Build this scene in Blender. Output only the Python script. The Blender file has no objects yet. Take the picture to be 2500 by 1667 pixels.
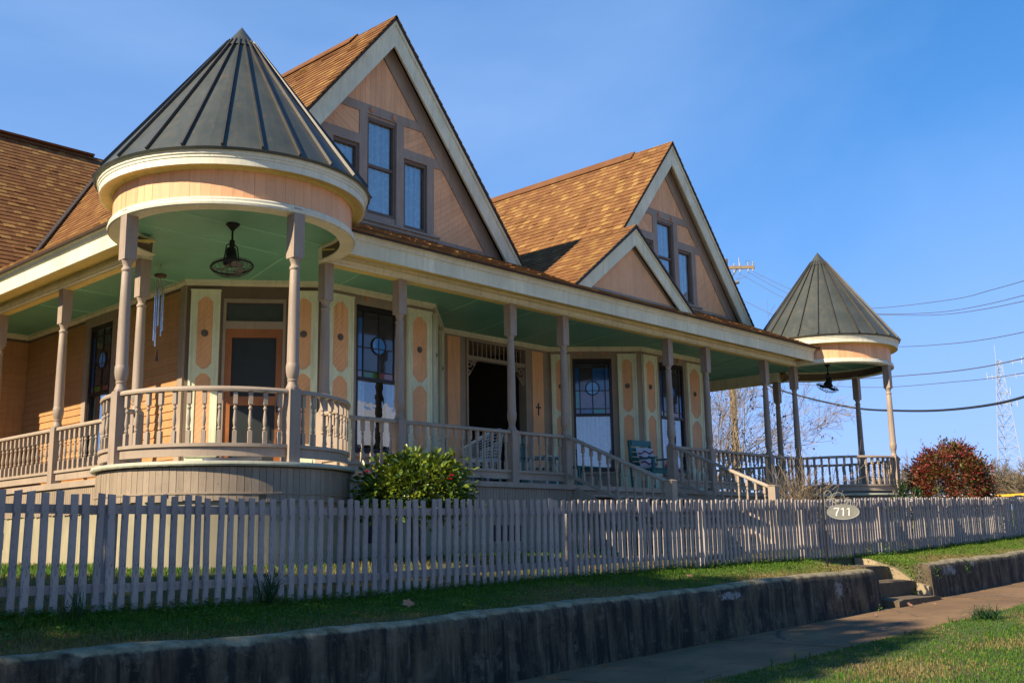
import bpy, math, random
import numpy as np
from mathutils import Vector, Matrix
R = math.radians
rng = random.Random(7)
npr = np.random.default_rng(7)
S = bpy.context.scene
COL = S.collection

# ------------------------------------------------------------------ camera
CAM = Vector((-6.149, -10.722, -0.867)); F_PX = 2560.4
YAW, PITCH, ROLL = R(46.914), R(10.824), R(0.975)
fwd = Vector((math.sin(YAW)*math.cos(PITCH), math.cos(YAW)*math.cos(PITCH), math.sin(PITCH)))
rt0 = Vector((math.cos(YAW), -math.sin(YAW), 0)); up0 = rt0.cross(fwd)
crt = rt0*math.cos(ROLL) - up0*math.sin(ROLL); cup = up0*math.cos(ROLL) + rt0*math.sin(ROLL)
cd = bpy.data.cameras.new('camera'); co = bpy.data.objects.new('camera', cd); COL.objects.link(co)
co.matrix_world = Matrix(((crt.x, cup.x, -fwd.x, CAM.x), (crt.y, cup.y, -fwd.y, CAM.y), (crt.z, cup.z, -fwd.z, CAM.z), (0, 0, 0, 1)))
cd.sensor_width = 36; cd.lens = F_PX/2500*36; cd.clip_start = 0.05; cd.clip_end = 3000
S.camera = co
S.render.resolution_x, S.render.resolution_y = 1024, 682

# ------------------------------------------------------------------ sky and sun
SUN_EL, SUN_AZ = R(34.5), R(8.0)          # azimuth: degrees the sun stands behind the facade plane, on the left
sd = Vector((-math.cos(SUN_EL)*math.cos(SUN_AZ), math.cos(SUN_EL)*math.sin(SUN_AZ), math.sin(SUN_EL)))   # towards the sun
w = bpy.data.worlds.new('World'); S.world = w; w.use_nodes = True
wn, wl = w.node_tree.nodes, w.node_tree.links
sky = wn.new('ShaderNodeTexSky'); sky.sky_type = 'NISHITA'; sky.sun_disc = False
sky.sun_elevation = SUN_EL; sky.sun_rotation = math.atan2(sd.x, sd.y)
sky.altitude = 200; sky.air_density = 1.0; sky.dust_density = 0.0; sky.ozone_density = 4.0
SKY_SAT, SKY_TOP = 1.27, (1.6, 2.6, 6.5)
bg = wn['Background']; bg.inputs['Strength'].default_value = 0.096
# the photograph's sky never washes out towards the horizon: roll the bright end of each channel off softly
hs = wn.new('ShaderNodeHueSaturation'); hs.inputs['Saturation'].default_value = SKY_SAT
wl.new(sky.outputs[0], hs.inputs['Color'])
sep = wn.new('ShaderNodeSeparateColor'); cmb = wn.new('ShaderNodeCombineColor'); wl.new(hs.outputs[0], sep.inputs[0])
for k_, top_ in enumerate(SKY_TOP):
    prev_ = sep.outputs[k_]
    for op_, v_ in (('MULTIPLY', -1.0/top_), ('EXPONENT', None), ('MULTIPLY', -top_), ('ADD', top_)):
        nd_ = wn.new('ShaderNodeMath'); nd_.operation = op_; wl.new(prev_, nd_.inputs[0]); prev_ = nd_.outputs[0]
        if v_ is not None: nd_.inputs[1].default_value = v_
    wl.new(prev_, cmb.inputs[k_])
# a thin veil of high cirrus
tcw = wn.new('ShaderNodeTexCoord'); mpw = wn.new('ShaderNodeMapping'); mpw.inputs['Scale'].default_value = (1.0, 1.0, 2.2); mpw.inputs['Location'].default_value = (-3.578, -4.454, 2.595); mpw.inputs['Rotation'].default_value = (-.648, -.621, 1.936)
wl.new(tcw.outputs['Generated'], mpw.inputs[0]); nzw = wn.new('ShaderNodeTexNoise'); nzw.inputs['Scale'].default_value = .9; nzw.inputs['Detail'].default_value = 7; nzw.inputs['Roughness'].default_value = .52; nzw.inputs['Distortion'].default_value = .5; wl.new(mpw.outputs[0], nzw.inputs['Vector'])
rpw = wn.new('ShaderNodeMapRange'); rpw.inputs[1].default_value = .45; rpw.inputs[2].default_value = .72; rpw.inputs[3].default_value = 0; rpw.inputs[4].default_value = .45; wl.new(nzw.outputs[0], rpw.inputs[0])
mxw = wn.new('ShaderNodeMix'); mxw.data_type = 'RGBA'; wl.new(rpw.outputs[0], mxw.inputs[0]); wl.new(cmb.outputs[0], mxw.inputs[6]); mxw.inputs[7].default_value = (1.75, 2.55, 4.2, 1)
wl.new(mxw.outputs[2], bg.inputs['Color'])
sl = bpy.data.lights.new('sun', 'SUN'); sl.energy = 3.2; sl.angle = R(0.53); sl.color = (1.0, 0.86, 0.66)
so = bpy.data.objects.new('sun', sl); COL.objects.link(so); so.location = sd*60
so.rotation_euler = (-sd).to_track_quat('-Z', 'Y').to_euler()
S.view_settings.view_transform = 'Standard'; S.view_settings.look = 'None'
S.view_settings.exposure = 1.48; S.view_settings.gamma = 1.0
S.render.engine = 'CYCLES'
S.cycles.max_bounces = 8; S.cycles.transparent_max_bounces = 12

# ------------------------------------------------------------------ materials
MATS = {}
def newmat(name):
    m = bpy.data.materials.new(name); m.use_nodes = True
    n = m.node_tree.nodes; l = m.node_tree.links
    return m, n, l, n['Principled BSDF']
def mixc(n, l, fac, a, b, mode='MIX'):
    x = n.new('ShaderNodeMix'); x.data_type = 'RGBA'; x.blend_type = mode
    for sock, v in ((x.inputs[0], fac), (x.inputs[6], a), (x.inputs[7], b)):
        if isinstance(v, (int, float)): sock.default_value = v
        elif isinstance(v, tuple): sock.default_value = (*v, 1)
        else: l.new(v, sock)
    return x.outputs[2]
def ramp(n, l, src, p0, p1, c0=(0, 0, 0), c1=(1, 1, 1)):
    r = n.new('ShaderNodeValToRGB'); e = r.color_ramp.elements
    e[0].position, e[1].position = p0, p1; e[0].color, e[1].color = (*c0, 1), (*c1, 1)
    l.new(src, r.inputs[0]); return r.outputs[0]
def coords(n, l, scale=(1, 1, 1), kind='Object'):
    t = n.new('ShaderNodeTexCoord'); mp = n.new('ShaderNodeMapping'); mp.inputs['Scale'].default_value = scale
    l.new(t.outputs[kind], mp.inputs[0]); return mp.outputs[0]
def noise(n, l, vec, scale, detail=4, rough=.55):
    t = n.new('ShaderNodeTexNoise'); t.inputs['Scale'].default_value = scale
    t.inputs['Detail'].default_value = detail; t.inputs['Roughness'].default_value = rough
    l.new(vec, t.inputs['Vector']); return t.outputs[0]
def bump(n, l, b, h, strength, dist=.01):
    x = n.new('ShaderNodeBump'); x.inputs['Strength'].default_value = strength; x.inputs['Distance'].default_value = dist
    l.new(h, x.inputs['Height']); l.new(x.outputs[0], b.inputs['Normal'])
def paint(name, col, rough=.55, var=.16, wear=None, wearamt=.62, grain=(3, 3, .6), rnd=.0, bmp=.25, spec=.35):
    """weathered paint: broad uneven fading, vertical streaks, chipped specks of another colour"""
    m, n, l, b = newmat(name)
    v = coords(n, l); g = coords(n, l, grain)
    n1 = noise(n, l, v, 1.7, 5); n2 = noise(n, l, g, 9, 6, .65)
    dark = tuple(c*(1-var*1.5) for c in col); lite = tuple(min(1, c*(1+var)) for c in col)
    c = mixc(n, l, ramp(n, l, n1, .3, .7), dark, lite)
    c = mixc(n, l, ramp(n, l, n2, .35, .75), c, tuple(x*.86 for x in col))
    n5 = noise(n, l, coords(n, l, (5, 5, .45)), 2.6, 6, .7)      # run-off grime
    c = mixc(n, l, ramp(n, l, n5, .50, .78), c, tuple(x*.66 for x in col))
    if wear:
        n3 = noise(n, l, g, 24, 5, .7)
        c = mixc(n, l, ramp(n, l, n3, wearamt, wearamt+.08), c, wear)
    if rnd:
        oi = n.new('ShaderNodeObjectInfo'); mr = n.new('ShaderNodeMapRange')
        mr.inputs[3].default_value = 1-rnd; mr.inputs[4].default_value = 1+rnd
        l.new(oi.outputs['Random'], mr.inputs[0]); cb = n.new('ShaderNodeCombineColor')
        for k in range(3): l.new(mr.outputs[0], cb.inputs[k])
        c = mixc(n, l, 1.0, c, cb.outputs[0], 'MULTIPLY')
    l.new(c, b.inputs['Base Color']); b.inputs['Roughness'].default_value = rough
    b.inputs['Specular IOR Level'].default_value = spec
    bump(n, l, b, n2, bmp, .004)
    MATS[name] = m; return m
def plain(name, col, rough=.5, metal=0., spec=.5):
    m, n, l, b = newmat(name)
    v = coords(n, l); n1 = noise(n, l, v, 6, 4)
    c = mixc(n, l, ramp(n, l, n1, .3, .7), tuple(x*.8 for x in col), tuple(min(1, x*1.12) for x in col))
    l.new(c, b.inputs['Base Color']); b.inputs['Roughness'].default_value = rough; b.inputs['Metallic'].default_value = metal
    b.inputs['Specular IOR Level'].default_value = spec
    MATS[name] = m; return m
def attr_mat(name, stops, rough=.8, sub=0., attr='tint', spec=.3, nscale=0, namt=.25, bmp=0):
    """colour picked by a per-piece number stored on the mesh (0..1)"""
    m, n, l, b = newmat(name)
    a = n.new('ShaderNodeAttribute'); a.attribute_name = attr
    r = n.new('ShaderNodeValToRGB'); e = r.color_ramp.elements
    while len(e) < len(stops): e.new(.5)
    for i, (p, c) in enumerate(stops): e[i].position = p; e[i].color = (*c, 1)
    l.new(a.outputs['Fac'], r.inputs[0]); c = r.outputs[0]
    if attr == 'tint' and name == 'shingle':
        ns = noise(n, l, coords(n, l, (2.2, 2.2, .5)), 1.1, 6, .65); c = mixc(n, l, ramp(n, l, ns, .38, .72), c, mixc(n, l, 1.0, c, (.74, .70, .68), 'MULTIPLY'))
    if nscale:
        nn = noise(n, l, coords(n, l), nscale, 5, .7)
        c = mixc(n, l, ramp(n, l, nn, .3, .75), mixc(n, l, 1.0, c, (1-namt,)*3, 'MULTIPLY'), c)
        if bmp: bump(n, l, b, nn, bmp, .004)
    l.new(c, b.inputs['Base Color']); b.inputs['Roughness'].default_value = rough; b.inputs['Specular IOR Level'].default_value = spec
    if sub:
        tr = n.new('ShaderNodeBsdfTranslucent'); l.new(c, tr.inputs[0]); mx = n.new('ShaderNodeMixShader'); mx.inputs[0].default_value = sub
        l.new(b.outputs[0], mx.inputs[1]); l.new(tr.outputs[0], mx.inputs[2]); l.new(mx.outputs[0], n['Material Output'].inputs[0])
    MATS[name] = m; return m
def glass(name, tint=(.85, .9, .92), refl=1.0):
    m, n, l, b = newmat(name); n.remove(b)
    t = n.new('ShaderNodeBsdfTransparent'); t.inputs[0].default_value = (*tint, 1)
    g = n.new('ShaderNodeBsdfGlossy'); g.inputs['Roughness'].default_value = .012
    v = coords(n, l); nn = noise(n, l, v, 5, 2)
    bp = n.new('ShaderNodeBump'); bp.inputs['Strength'].default_value = .06; bp.inputs['Distance'].default_value = .02
    l.new(nn, bp.inputs['Height']); l.new(bp.outputs[0], g.inputs['Normal'])
    f = n.new('ShaderNodeFresnel'); f.inputs[0].default_value = 1.5
    mu = n.new('ShaderNodeMath'); mu.operation = 'MULTIPLY_ADD'; mu.inputs[1].default_value = 1.5*refl; mu.inputs[2].default_value = .20*refl; mu.use_clamp = True
    l.new(f.outputs[0], mu.inputs[0])
    mx = n.new('ShaderNodeMixShader'); l.new(mu.outputs[0], mx.inputs[0]); l.new(t.outputs[0], mx.inputs[1]); l.new(g.outputs[0], mx.inputs[2])
    l.new(mx.outputs[0], n['Material Output'].inputs[0]); MATS[name] = m; return m

paint('taupe', (.36, .275, .20), var=.16, wear=(.52, .46, .40), wearamt=.64, bmp=.45)
paint('taupe_rail', (.385, .30, .215), var=.14, wear=(.50, .45, .41), wearamt=.62, grain=(6, 6, 6))
paint('brown_trim', (.165, .112, .075), var=.12)
paint('peach', (.87, .455, .215), var=.09, wear=(.55, .30, .19), wearamt=.70, rnd=.06)
paint('peach_old', (.87, .455, .225), var=.10, wear=(.22, .12, .08), wearamt=.66, grain=(14, 14, .5), rnd=.08, bmp=.6)
paint('edge_paint', (.46, .47, .34), var=.2, wear=(.25, .22, .15), wearamt=.58)
paint('trim_white', (.84, .82, .70), var=.10, wear=(.5, .46, .35), wearamt=.66, bmp=.4)
paint('siding', (.50, .255, .10), var=.10, wear=(.45, .22, .11), wearamt=.70, rnd=.06)
paint('cream', (.80, .74, .50), var=.16, wear=(.42, .37, .25), wearamt=.63, bmp=.5)
paint('cream_old', (.78, .73, .54), var=.12, wear=(.33, .30, .20), wearamt=.64, bmp=.5)
paint('mint', (.78, .80, .55), var=.14, wear=(.45, .46, .34), wearamt=.64, bmp=.4)
paint('soffit', (.74, .57, .17), var=.12)
paint('ceiling_green', (.38, .72, .46), var=.10, rough=.45)
paint('dark_sash', (.022, .016, .014), var=.2, rough=.35)
paint('skirt', (.345, .265, .18), var=.16, wear=(.13, .10, .085), wearamt=.60, rnd=.12, bmp=.5)
paint('foundation', (.34, .295, .185), var=.22, wear=(.30, .25, .14), wearamt=.58, bmp=.5, rough=.9)
paint('fence_paint', (.385, .325, .285), var=.16, wear=(.13, .115, .115), wearamt=.56, rnd=.16, bmp=.7, rough=.75)
paint('orange_wood', (.36, .125, .030), var=.25, wear=(.22, .07, .018), wearamt=.58, grain=(8, 8, .7), rough=.4)
paint('floor_paint', (.60, .54, .45), var=.15)  # lightened beyond its likely grey so the floor bounces light into the porch
plain('black_metal', (.012, .011, .010), .45, 0.3)
plain('sign_grey', (.20, .195, .155), .55)
plain('sign_rim', (.27, .265, .22), .5)
plain('white_enamel', (.80, .80, .74), .4)
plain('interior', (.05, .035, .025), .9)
plain('hall_wall', (.50, .33, .19), .9)
plain('medallion', (.13, .105, .085), .6)
plain('peach_disc', (.50, .25, .13), .6)
plain('wicker_white', (.48, .53, .51), .6)
plain('teal_paint', (.035, .17, .165), .5)
def lacemat():
    m, n, l, b = newmat('lace'); v = coords(n, l); vo = n.new('ShaderNodeTexVoronoi'); vo.inputs['Scale'].default_value = 12; l.new(v, vo.inputs['Vector'])
    n1 = noise(n, l, v, 60, 2); ad = n.new('ShaderNodeMath'); ad.operation = 'ADD'; l.new(vo.outputs['Distance'], ad.inputs[0]); l.new(n1, ad.inputs[1])
    b.inputs['Base Color'].default_value = (.80, .84, .86, 1); b.inputs['Roughness'].default_value = .95
    t = n.new('ShaderNodeBsdfTransparent'); mx = n.new('ShaderNodeMixShader'); l.new(ramp(n, l, ad.outputs[0], .60, 1.0, (.97,)*3, (.80,)*3), mx.inputs[0])
    l.new(t.outputs[0], mx.inputs[1]); l.new(b.outputs[0], mx.inputs[2]); l.new(mx.outputs[0], n['Material Output'].inputs[0]); MATS['lace'] = m
lacemat()
plain('green_curtain', (.38, .52, .42), .95)
plain('alum', (.65, .66, .68), .22, 1.0)
plain('dark_wood', (.075, .032, .018), .5)
plain('bark', (.17, .135, .095), .9)
plain('bark_pale', (.36, .29, .20), .9)
plain('pole_wood', (.235, .165, .095), .9)
plain('hardware', (.14, .13, .11), .6)
plain('insulator', (.42, .40, .36), .35)
plain('wire_mat', (.10, .085, .075), .6)
plain('cable_black', (.018, .018, .018), .6)
plain('tower_steel', (.36, .40, .44), .6)
plain('boom_yellow', (.80, .40, .02), .45)
plain('strap_blue', (.01, .11, .55), .6)
plain('white_roof', (.62, .64, .66), .5)
plain('wall_white', (.72, .71, .66), .8)
plain('brick_red', (.33, .10, .06), .9)
plain('dead_leaf', (.42, .20, .10), .8)
plain('screen_mesh', (.012, .016, .014), .55)
plain('flower_red', (.50, .008, .010), .5)
plain('pillow_cloth', (.58, .55, .60), .9)
plain('pillow_band', (.16, .05, .08), .9)
plain('berry', (.06, .035, .025), .8)
plain('flashing', (.055, .048, .042), .5, .2)
plain('drip_edge', (.55, .60, .66), .3, .6)
plain('under_shingle', (.055, .030, .016), .9)
glass('pane_reflect_tint', (.78, .92, 1.0)); glass('pane_dark', (.5, .55, .55), 1.0)  # first glass: bluish tint stands in for reflected sky
for nm, c in (('blue', (.025, .11, .32)), ('teal', (.02, .28, .30)), ('violet', (.16, .16, .30)), ('green', (.07, .16, .02)), ('smoke', (.045, .045, .05)), ('rose', (.26, .09, .07)), ('sky', (.08, .32, .78))):  # sky: the round pane, reflected blue put into its colour
    plain('pane_'+nm, c, .06, 0, .9)

# metal roof: weathered dark grey standing seam
def metal_roof():
    m, n, l, b = newmat('metal_roof'); v = coords(n, l); g = coords(n, l, (2, 2, .35))
    n1 = noise(n, l, v, 2.2, 5); n2 = noise(n, l, g, 6, 5); n3 = noise(n, l, v, 28, 2)
    c = mixc(n, l, ramp(n, l, n1, .35, .7), (.050, .057, .046), (.076, .081, .064))
    c = mixc(n, l, ramp(n, l, n2, .55, .8), c, (.10, .078, .050))
    c = mixc(n, l, ramp(n, l, n3, .78, .80), c, (.26, .26, .23))
    l.new(c, b.inputs['Base Color']); b.inputs['Metallic'].default_value = .1
    l.new(ramp(n, l, n2, .2, .9, (.38,)*3, (.58,)*3), b.inputs['Roughness']); bump(n, l, b, n1, .12, .03); MATS['metal_roof'] = m
metal_roof()
plain('seam_metal', (.075, .068, .055), .45, .3)
attr_mat('shingle', [(0, (.225, .102, .042)), (.45, (.285, .136, .050)), (.74, (.330, .168, .060)), (.80, (.375, .205, .068)), (1, (.44, .255, .082))], .92, nscale=38, namt=.38, bmp=.5, spec=.15)

def retaining():
    m, n, l, b = newmat('wall_concrete')
    v = coords(n, l); g = coords(n, l, (2.2, 2.2, .45))
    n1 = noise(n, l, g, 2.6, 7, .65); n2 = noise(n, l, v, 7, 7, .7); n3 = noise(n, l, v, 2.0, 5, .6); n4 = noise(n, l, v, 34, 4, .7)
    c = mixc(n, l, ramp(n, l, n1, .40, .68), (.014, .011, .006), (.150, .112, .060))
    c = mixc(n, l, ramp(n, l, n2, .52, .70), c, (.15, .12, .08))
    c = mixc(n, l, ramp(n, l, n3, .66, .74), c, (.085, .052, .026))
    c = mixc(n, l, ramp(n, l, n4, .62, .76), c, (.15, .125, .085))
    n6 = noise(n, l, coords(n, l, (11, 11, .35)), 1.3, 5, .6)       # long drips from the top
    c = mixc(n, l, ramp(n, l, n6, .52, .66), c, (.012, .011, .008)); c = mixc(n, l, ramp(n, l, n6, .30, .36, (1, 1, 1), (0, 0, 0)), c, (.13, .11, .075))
    vo = n.new('ShaderNodeTexVoronoi'); vo.feature = 'DISTANCE_TO_EDGE'; vo.inputs['Scale'].default_value = .8
    va = n.new('ShaderNodeVectorMath'); va.operation = 'MULTIPLY_ADD'; cbn = n.new('ShaderNodeCombineXYZ'); l.new(n2, cbn.inputs[0]); l.new(n3, cbn.inputs[2]); l.new(cbn.outputs[0], va.inputs[0]); va.inputs[1].default_value = (.9, .9, .9); l.new(v, va.inputs[2]); l.new(va.outputs[0], vo.inputs['Vector'])
    c = mixc(n, l, ramp(n, l, vo.outputs['Distance'], .002, .005, (1, 1, 1), (0, 0, 0)), c, (.006, .005, .004))
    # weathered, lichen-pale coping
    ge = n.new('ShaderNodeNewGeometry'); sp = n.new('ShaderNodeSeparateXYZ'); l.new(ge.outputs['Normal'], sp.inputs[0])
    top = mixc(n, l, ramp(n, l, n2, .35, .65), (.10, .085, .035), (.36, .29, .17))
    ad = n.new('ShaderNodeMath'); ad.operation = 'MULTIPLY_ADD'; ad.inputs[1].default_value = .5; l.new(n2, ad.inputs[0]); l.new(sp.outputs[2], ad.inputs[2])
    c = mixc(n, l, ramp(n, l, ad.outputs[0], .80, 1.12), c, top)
    # bare render patches where the old skin has come off
    tc = n.new('ShaderNodeTexCoord'); s2 = n.new('ShaderNodeSeparateXYZ'); l.new(tc.outputs['Object'], s2.inputs[0])
    def M2(op, a, bb):
        x = n.new('ShaderNodeMath'); x.operation = op
        for k, q in ((0, a), (1, bb)):
            if isinstance(q, (int, float)): x.inputs[k].default_value = q
            else: l.new(q, x.inputs[k])
        return x.outputs[0]
    for px, pz, rx, rz in ((6.95, -1.55, .16, .17), (4.35, -1.50, .30, .05), (9.98+.75, -1.40, .35, .09), (9.98+1.75, -1.33, .13, .07)):
        dx = M2('DIVIDE', M2('SUBTRACT', s2.outputs[0], px), rx); dz = M2('DIVIDE', M2('SUBTRACT', s2.outputs[2], pz), rz)
        d = M2('ADD', M2('MULTIPLY', dx, dx), M2('MULTIPLY', dz, dz)); d = M2('ADD', M2('MULTIPLY', d, .55), M2('MULTIPLY', M2('ADD', n2, n4), 2.2))
        c = mixc(n, l, ramp(n, l, M2('MULTIPLY', d, .4), .88, 1.12, (1, 1, 1), (0, 0, 0)), c, (.27, .26, .23))
    l.new(c, b.inputs['Base Color']); b.inputs['Roughness'].default_value = .93; bump(n, l, b, n2, .6, .02); MATS['wall_concrete'] = m
retaining()
def walkmat():
    m, n, l, b = newmat('sidewalk_mat'); v = coords(n, l)
    n1 = noise(n, l, v, .9, 5); n2 = noise(n, l, v, 120, 3, .7); n3 = noise(n, l, v, 5, 6, .7)
    c = mixc(n, l, ramp(n, l, n1, .35, .68), (.15, .083, .034), (.245, .142, .060))
    c = mixc(n, l, ramp(n, l, n3, .5, .72), c, (.12, .075, .034))
    vo = n.new('ShaderNodeTexVoronoi'); vo.feature = 'DISTANCE_TO_EDGE'; vo.inputs['Scale'].default_value = .55
    va = n.new('ShaderNodeVectorMath'); va.operation = 'MULTIPLY_ADD'; cbn = n.new('ShaderNodeCombineXYZ'); l.new(n3, cbn.inputs[0]); l.new(n1, cbn.inputs[1]); l.new(cbn.outputs[0], va.inputs[0]); va.inputs[1].default_value = (.8, .8, .8); l.new(v, va.inputs[2]); l.new(va.outputs[0], vo.inputs['Vector'])
    c = mixc(n, l, ramp(n, l, vo.outputs['Distance'], .003, .008, (1, 1, 1), (0, 0, 0)), c, (.045, .03, .018))
    n7 = noise(n, l, v, 2.2, 6, .65); c = mixc(n, l, ramp(n, l, n7, .58, .70), c, (.095, .085, .03))
    c = mixc(n, l, ramp(n, l, n2, .62, .70), c, (.36, .25, .13)); c = mixc(n, l, ramp(n, l, n2, .30, .38, (1, 1, 1), (0, 0, 0)), c, (.07, .05, .035))
    l.new(c, b.inputs['Base Color']); b.inputs['Roughness'].default_value = .95; bump(n, l, b, n2, .5, .006); MATS['sidewalk_mat'] = m
walkmat()
def soilmat():
    m, n, l, b = newmat('soil'); v = coords(n, l)
    n1 = noise(n, l, v, .8, 6, .6); n2 = noise(n, l, v, 30, 5, .7); n3 = noise(n, l, v, 4, 5, .6)
    c = mixc(n, l, ramp(n, l, n1, .4, .62), (.060, .085, .016), (.135, .090, .040))
    c = mixc(n, l, ramp(n, l, n3, .45, .7), c, (.045, .075, .014)); c = mixc(n, l, ramp(n, l, n2, .5, .75), c, (.19, .135, .062))
    l.new(c, b.inputs['Base Color']); b.inputs['Roughness'].default_value = 1; bump(n, l, b, n2, .8, .03); MATS['soil'] = m
soilmat()
plain('road_bounce', (.44, .38, .29), .95)  # pale colour chosen to bounce sunlight up onto the house front
attr_mat('grass_mat', [(0, (.035, .105, .010)), (.38, (.080, .185, .014)), (.60, (.165, .240, .022)), (.72, (.23, .19, .055)), (1, (.34, .235, .10))], .75, .35)
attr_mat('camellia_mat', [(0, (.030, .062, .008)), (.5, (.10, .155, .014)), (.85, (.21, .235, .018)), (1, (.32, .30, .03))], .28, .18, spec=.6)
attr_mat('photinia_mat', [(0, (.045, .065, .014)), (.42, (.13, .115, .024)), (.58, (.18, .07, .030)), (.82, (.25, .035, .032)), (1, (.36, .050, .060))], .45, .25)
attr_mat('evergreen_mat', [(0, (.012, .032, .009)), (1, (.045, .085, .018))], .5, .2)
attr_mat('twig_mat', [(0, (.12, .085, .050)), (1, (.30, .23, .14))], .9)
attr_mat('far_twig_mat', [(0, (.10, .075, .045)), (1, (.21, .165, .10))], .95)
# ------------------------------------------------------------------ mesh helpers
ORG = {}                                   # world position of each object's own frame (no parent is rotated)
class MB:
    def __init__(s): s.v = []; s.f = []; s.t = []; s.cur = None; s.cuts = []
    def add(s, vs, fs):
        o = len(s.v); s.cuts.append((o, len(s.f))); s.v.extend([tuple(p) for p in vs]); s.f.extend([tuple(i+o for i in f) for f in fs])
        if s.cur is not None: s.t.extend([s.cur]*len(fs))
        return s
    def box(s, x0, x1, y0, y1, z0, z1):
        return s.add([(x0, y0, z0), (x1, y0, z0), (x1, y1, z0), (x0, y1, z0), (x0, y0, z1), (x1, y0, z1), (x1, y1, z1), (x0, y1, z1)],
                     [(3, 2, 1, 0), (4, 5, 6, 7), (0, 1, 5, 4), (1, 2, 6, 5), (2, 3, 7, 6), (3, 0, 4, 7)])
    def hexa(s, p):                        # 8 points: bottom ring then top ring
        return s.add(p, [(3, 2, 1, 0), (4, 5, 6, 7), (0, 1, 5, 4), (1, 2, 6, 5), (2, 3, 7, 6), (3, 0, 4, 7)])
    def bar(s, a, b, w, h, up=(0, 0, 1)):  # box of width w, height h from a to b
        a, b = Vector(a), Vector(b); d = (b-a).normalized(); u = Vector(up); x = d.cross(u).normalized(); u = x.cross(d)
        q = [(-w/2, -h/2), (w/2, -h/2), (w/2, h/2), (-w/2, h/2)]
        return s.hexa([a+x*i+u*j for i, j in q] + [b+x*i+u*j for i, j in q])
    def prism(s, poly, off):               # polygon (3d points) pushed along the vector off
        n = len(poly); off = Vector(off)
        return s.add([Vector(p) for p in poly] + [Vector(p)+off for p in poly],
                     [tuple(range(n-1, -1, -1)), tuple(range(n, 2*n))] + [(i, (i+1) % n, (i+1) % n+n, i+n) for i in range(n)])
    def tube(s, pts, r, seg=6, cap=True):
        pts = [Vector(p) for p in pts]; n = len(pts); rs = r if isinstance(r, (list, tuple)) else [r]*n
        vs = []; pn = None
        for i, p in enumerate(pts):
            d = (pts[min(i+1, n-1)]-pts[max(i-1, 0)]).normalized()
            if pn is None: pn = d.orthogonal().normalized()
            pn = (pn-d*pn.dot(d)); pn = pn.normalized() if pn.length > 1e-6 else d.orthogonal().normalized()
            b = d.cross(pn)
            vs += [p+(pn*math.cos(a)+b*math.sin(a))*rs[i] for a in (2*math.pi*k/seg for k in range(seg))]
        fs = [(i*seg+k, i*seg+(k+1) % seg, (i+1)*seg+(k+1) % seg, (i+1)*seg+k) for i in range(n-1) for k in range(seg)]
        if cap: fs += [tuple(range(seg-1, -1, -1)), tuple((n-1)*seg+k for k in range(seg))]
        return s.add(vs, fs)
    def lathe(s, prof, c=(0, 0), seg=12, a0=0, a1=360, cap=True):   # prof: (r, z) from bottom to top
        full = abs(a1-a0) >= 360; k = seg if full else seg+1
        vs = [(c[0]+r*math.cos(R(a0+(a1-a0)*j/seg)), c[1]+r*math.sin(R(a0+(a1-a0)*j/seg)), z) for r, z in prof for j in range(k)]
        fs = []
        for i in range(len(prof)-1):
            for j in range(seg):
                j2 = (j+1) % k if full else j+1
                fs.append((i*k+j, i*k+j2, (i+1)*k+j2, (i+1)*k+j))
        if full and cap: fs += [tuple(range(k-1, -1, -1)), tuple((len(prof)-1)*k+j for j in range(k))]
        return s.add(vs, fs)
    def mesh(s, name, mat, smooth=False):
        m = bpy.data.meshes.new(name); m.from_pydata(s.v, [], s.f)
        if s.t:
            a = m.attributes.new('tint', 'FLOAT', 'FACE'); a.data.foreach_set('value', np.array(s.t, np.float32))
        if mat: m.materials.append(MATS[mat])
        if smooth:
            m.polygons.foreach_set('use_smooth', [True]*len(m.polygons)); m.set_sharp_from_angle(angle=R(smooth if smooth > 1 else 38))
        m.update(); return m
    def build(s, name, mat, parent=None, smooth=False, loc=(0, 0, 0), **kw):
        return obj(name, s.mesh(name, mat, smooth), parent, loc, **kw)
def build_each(mb, name, mat, parent=None, smooth=False, **kw):   # every shape added to mb becomes an object of its own
    for i, (v0, f0) in enumerate(mb.cuts):
        v1, f1 = mb.cuts[i+1] if i+1 < len(mb.cuts) else (len(mb.v), len(mb.f))
        m = MB(); m.v = mb.v[v0:v1]; m.f = [tuple(k-v0 for k in f) for f in mb.f[f0:f1]]; m.build(name, mat, parent, smooth, **kw)
def obj(name, mesh, parent=None, loc=(0, 0, 0), rotz=0, scale=None, **kw):
    o = bpy.data.objects.new(name, mesh); COL.objects.link(o); loc = Vector(loc)
    if parent is not None: o.parent = parent; o.location = loc-ORG[parent.name]
    else: o.location = loc
    if rotz: o.rotation_euler = (0, 0, rotz)
    if scale: o.scale = scale
    ORG[o.name] = loc
    for k, v in kw.items(): o[k] = v
    return o
def thing(name, label, cat, loc=(0, 0, 0), group=None):
    o = obj(name, None, None, loc, label=label, category=cat)
    if group: o['group'] = group
    o.empty_display_size = .2
    return o
def cpoly(poly, a, b, c):                  # keep the part of a convex 2d polygon where a*x+b*y<=c
    out = []
    for i in range(len(poly)):
        p, q = poly[i], poly[(i+1) % len(poly)]; dp, dq = a*p[0]+b*p[1]-c, a*q[0]+b*q[1]-c
        if dp <= 0: out.append(p)
        if dp*dq < 0: t = dp/(dp-dq); out.append((p[0]+t*(q[0]-p[0]), p[1]+t*(q[1]-p[1])))
    return out
def clip(poly, conv):                      # clip poly to a convex counter-clockwise polygon
    for i in range(len(conv)):
        p, q = conv[i], conv[(i+1) % len(conv)]; nx, ny = q[1]-p[1], p[0]-q[0]
        poly = cpoly(poly, nx, ny, nx*p[0]+ny*p[1])
        if len(poly) < 3: return []
    return poly
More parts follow.
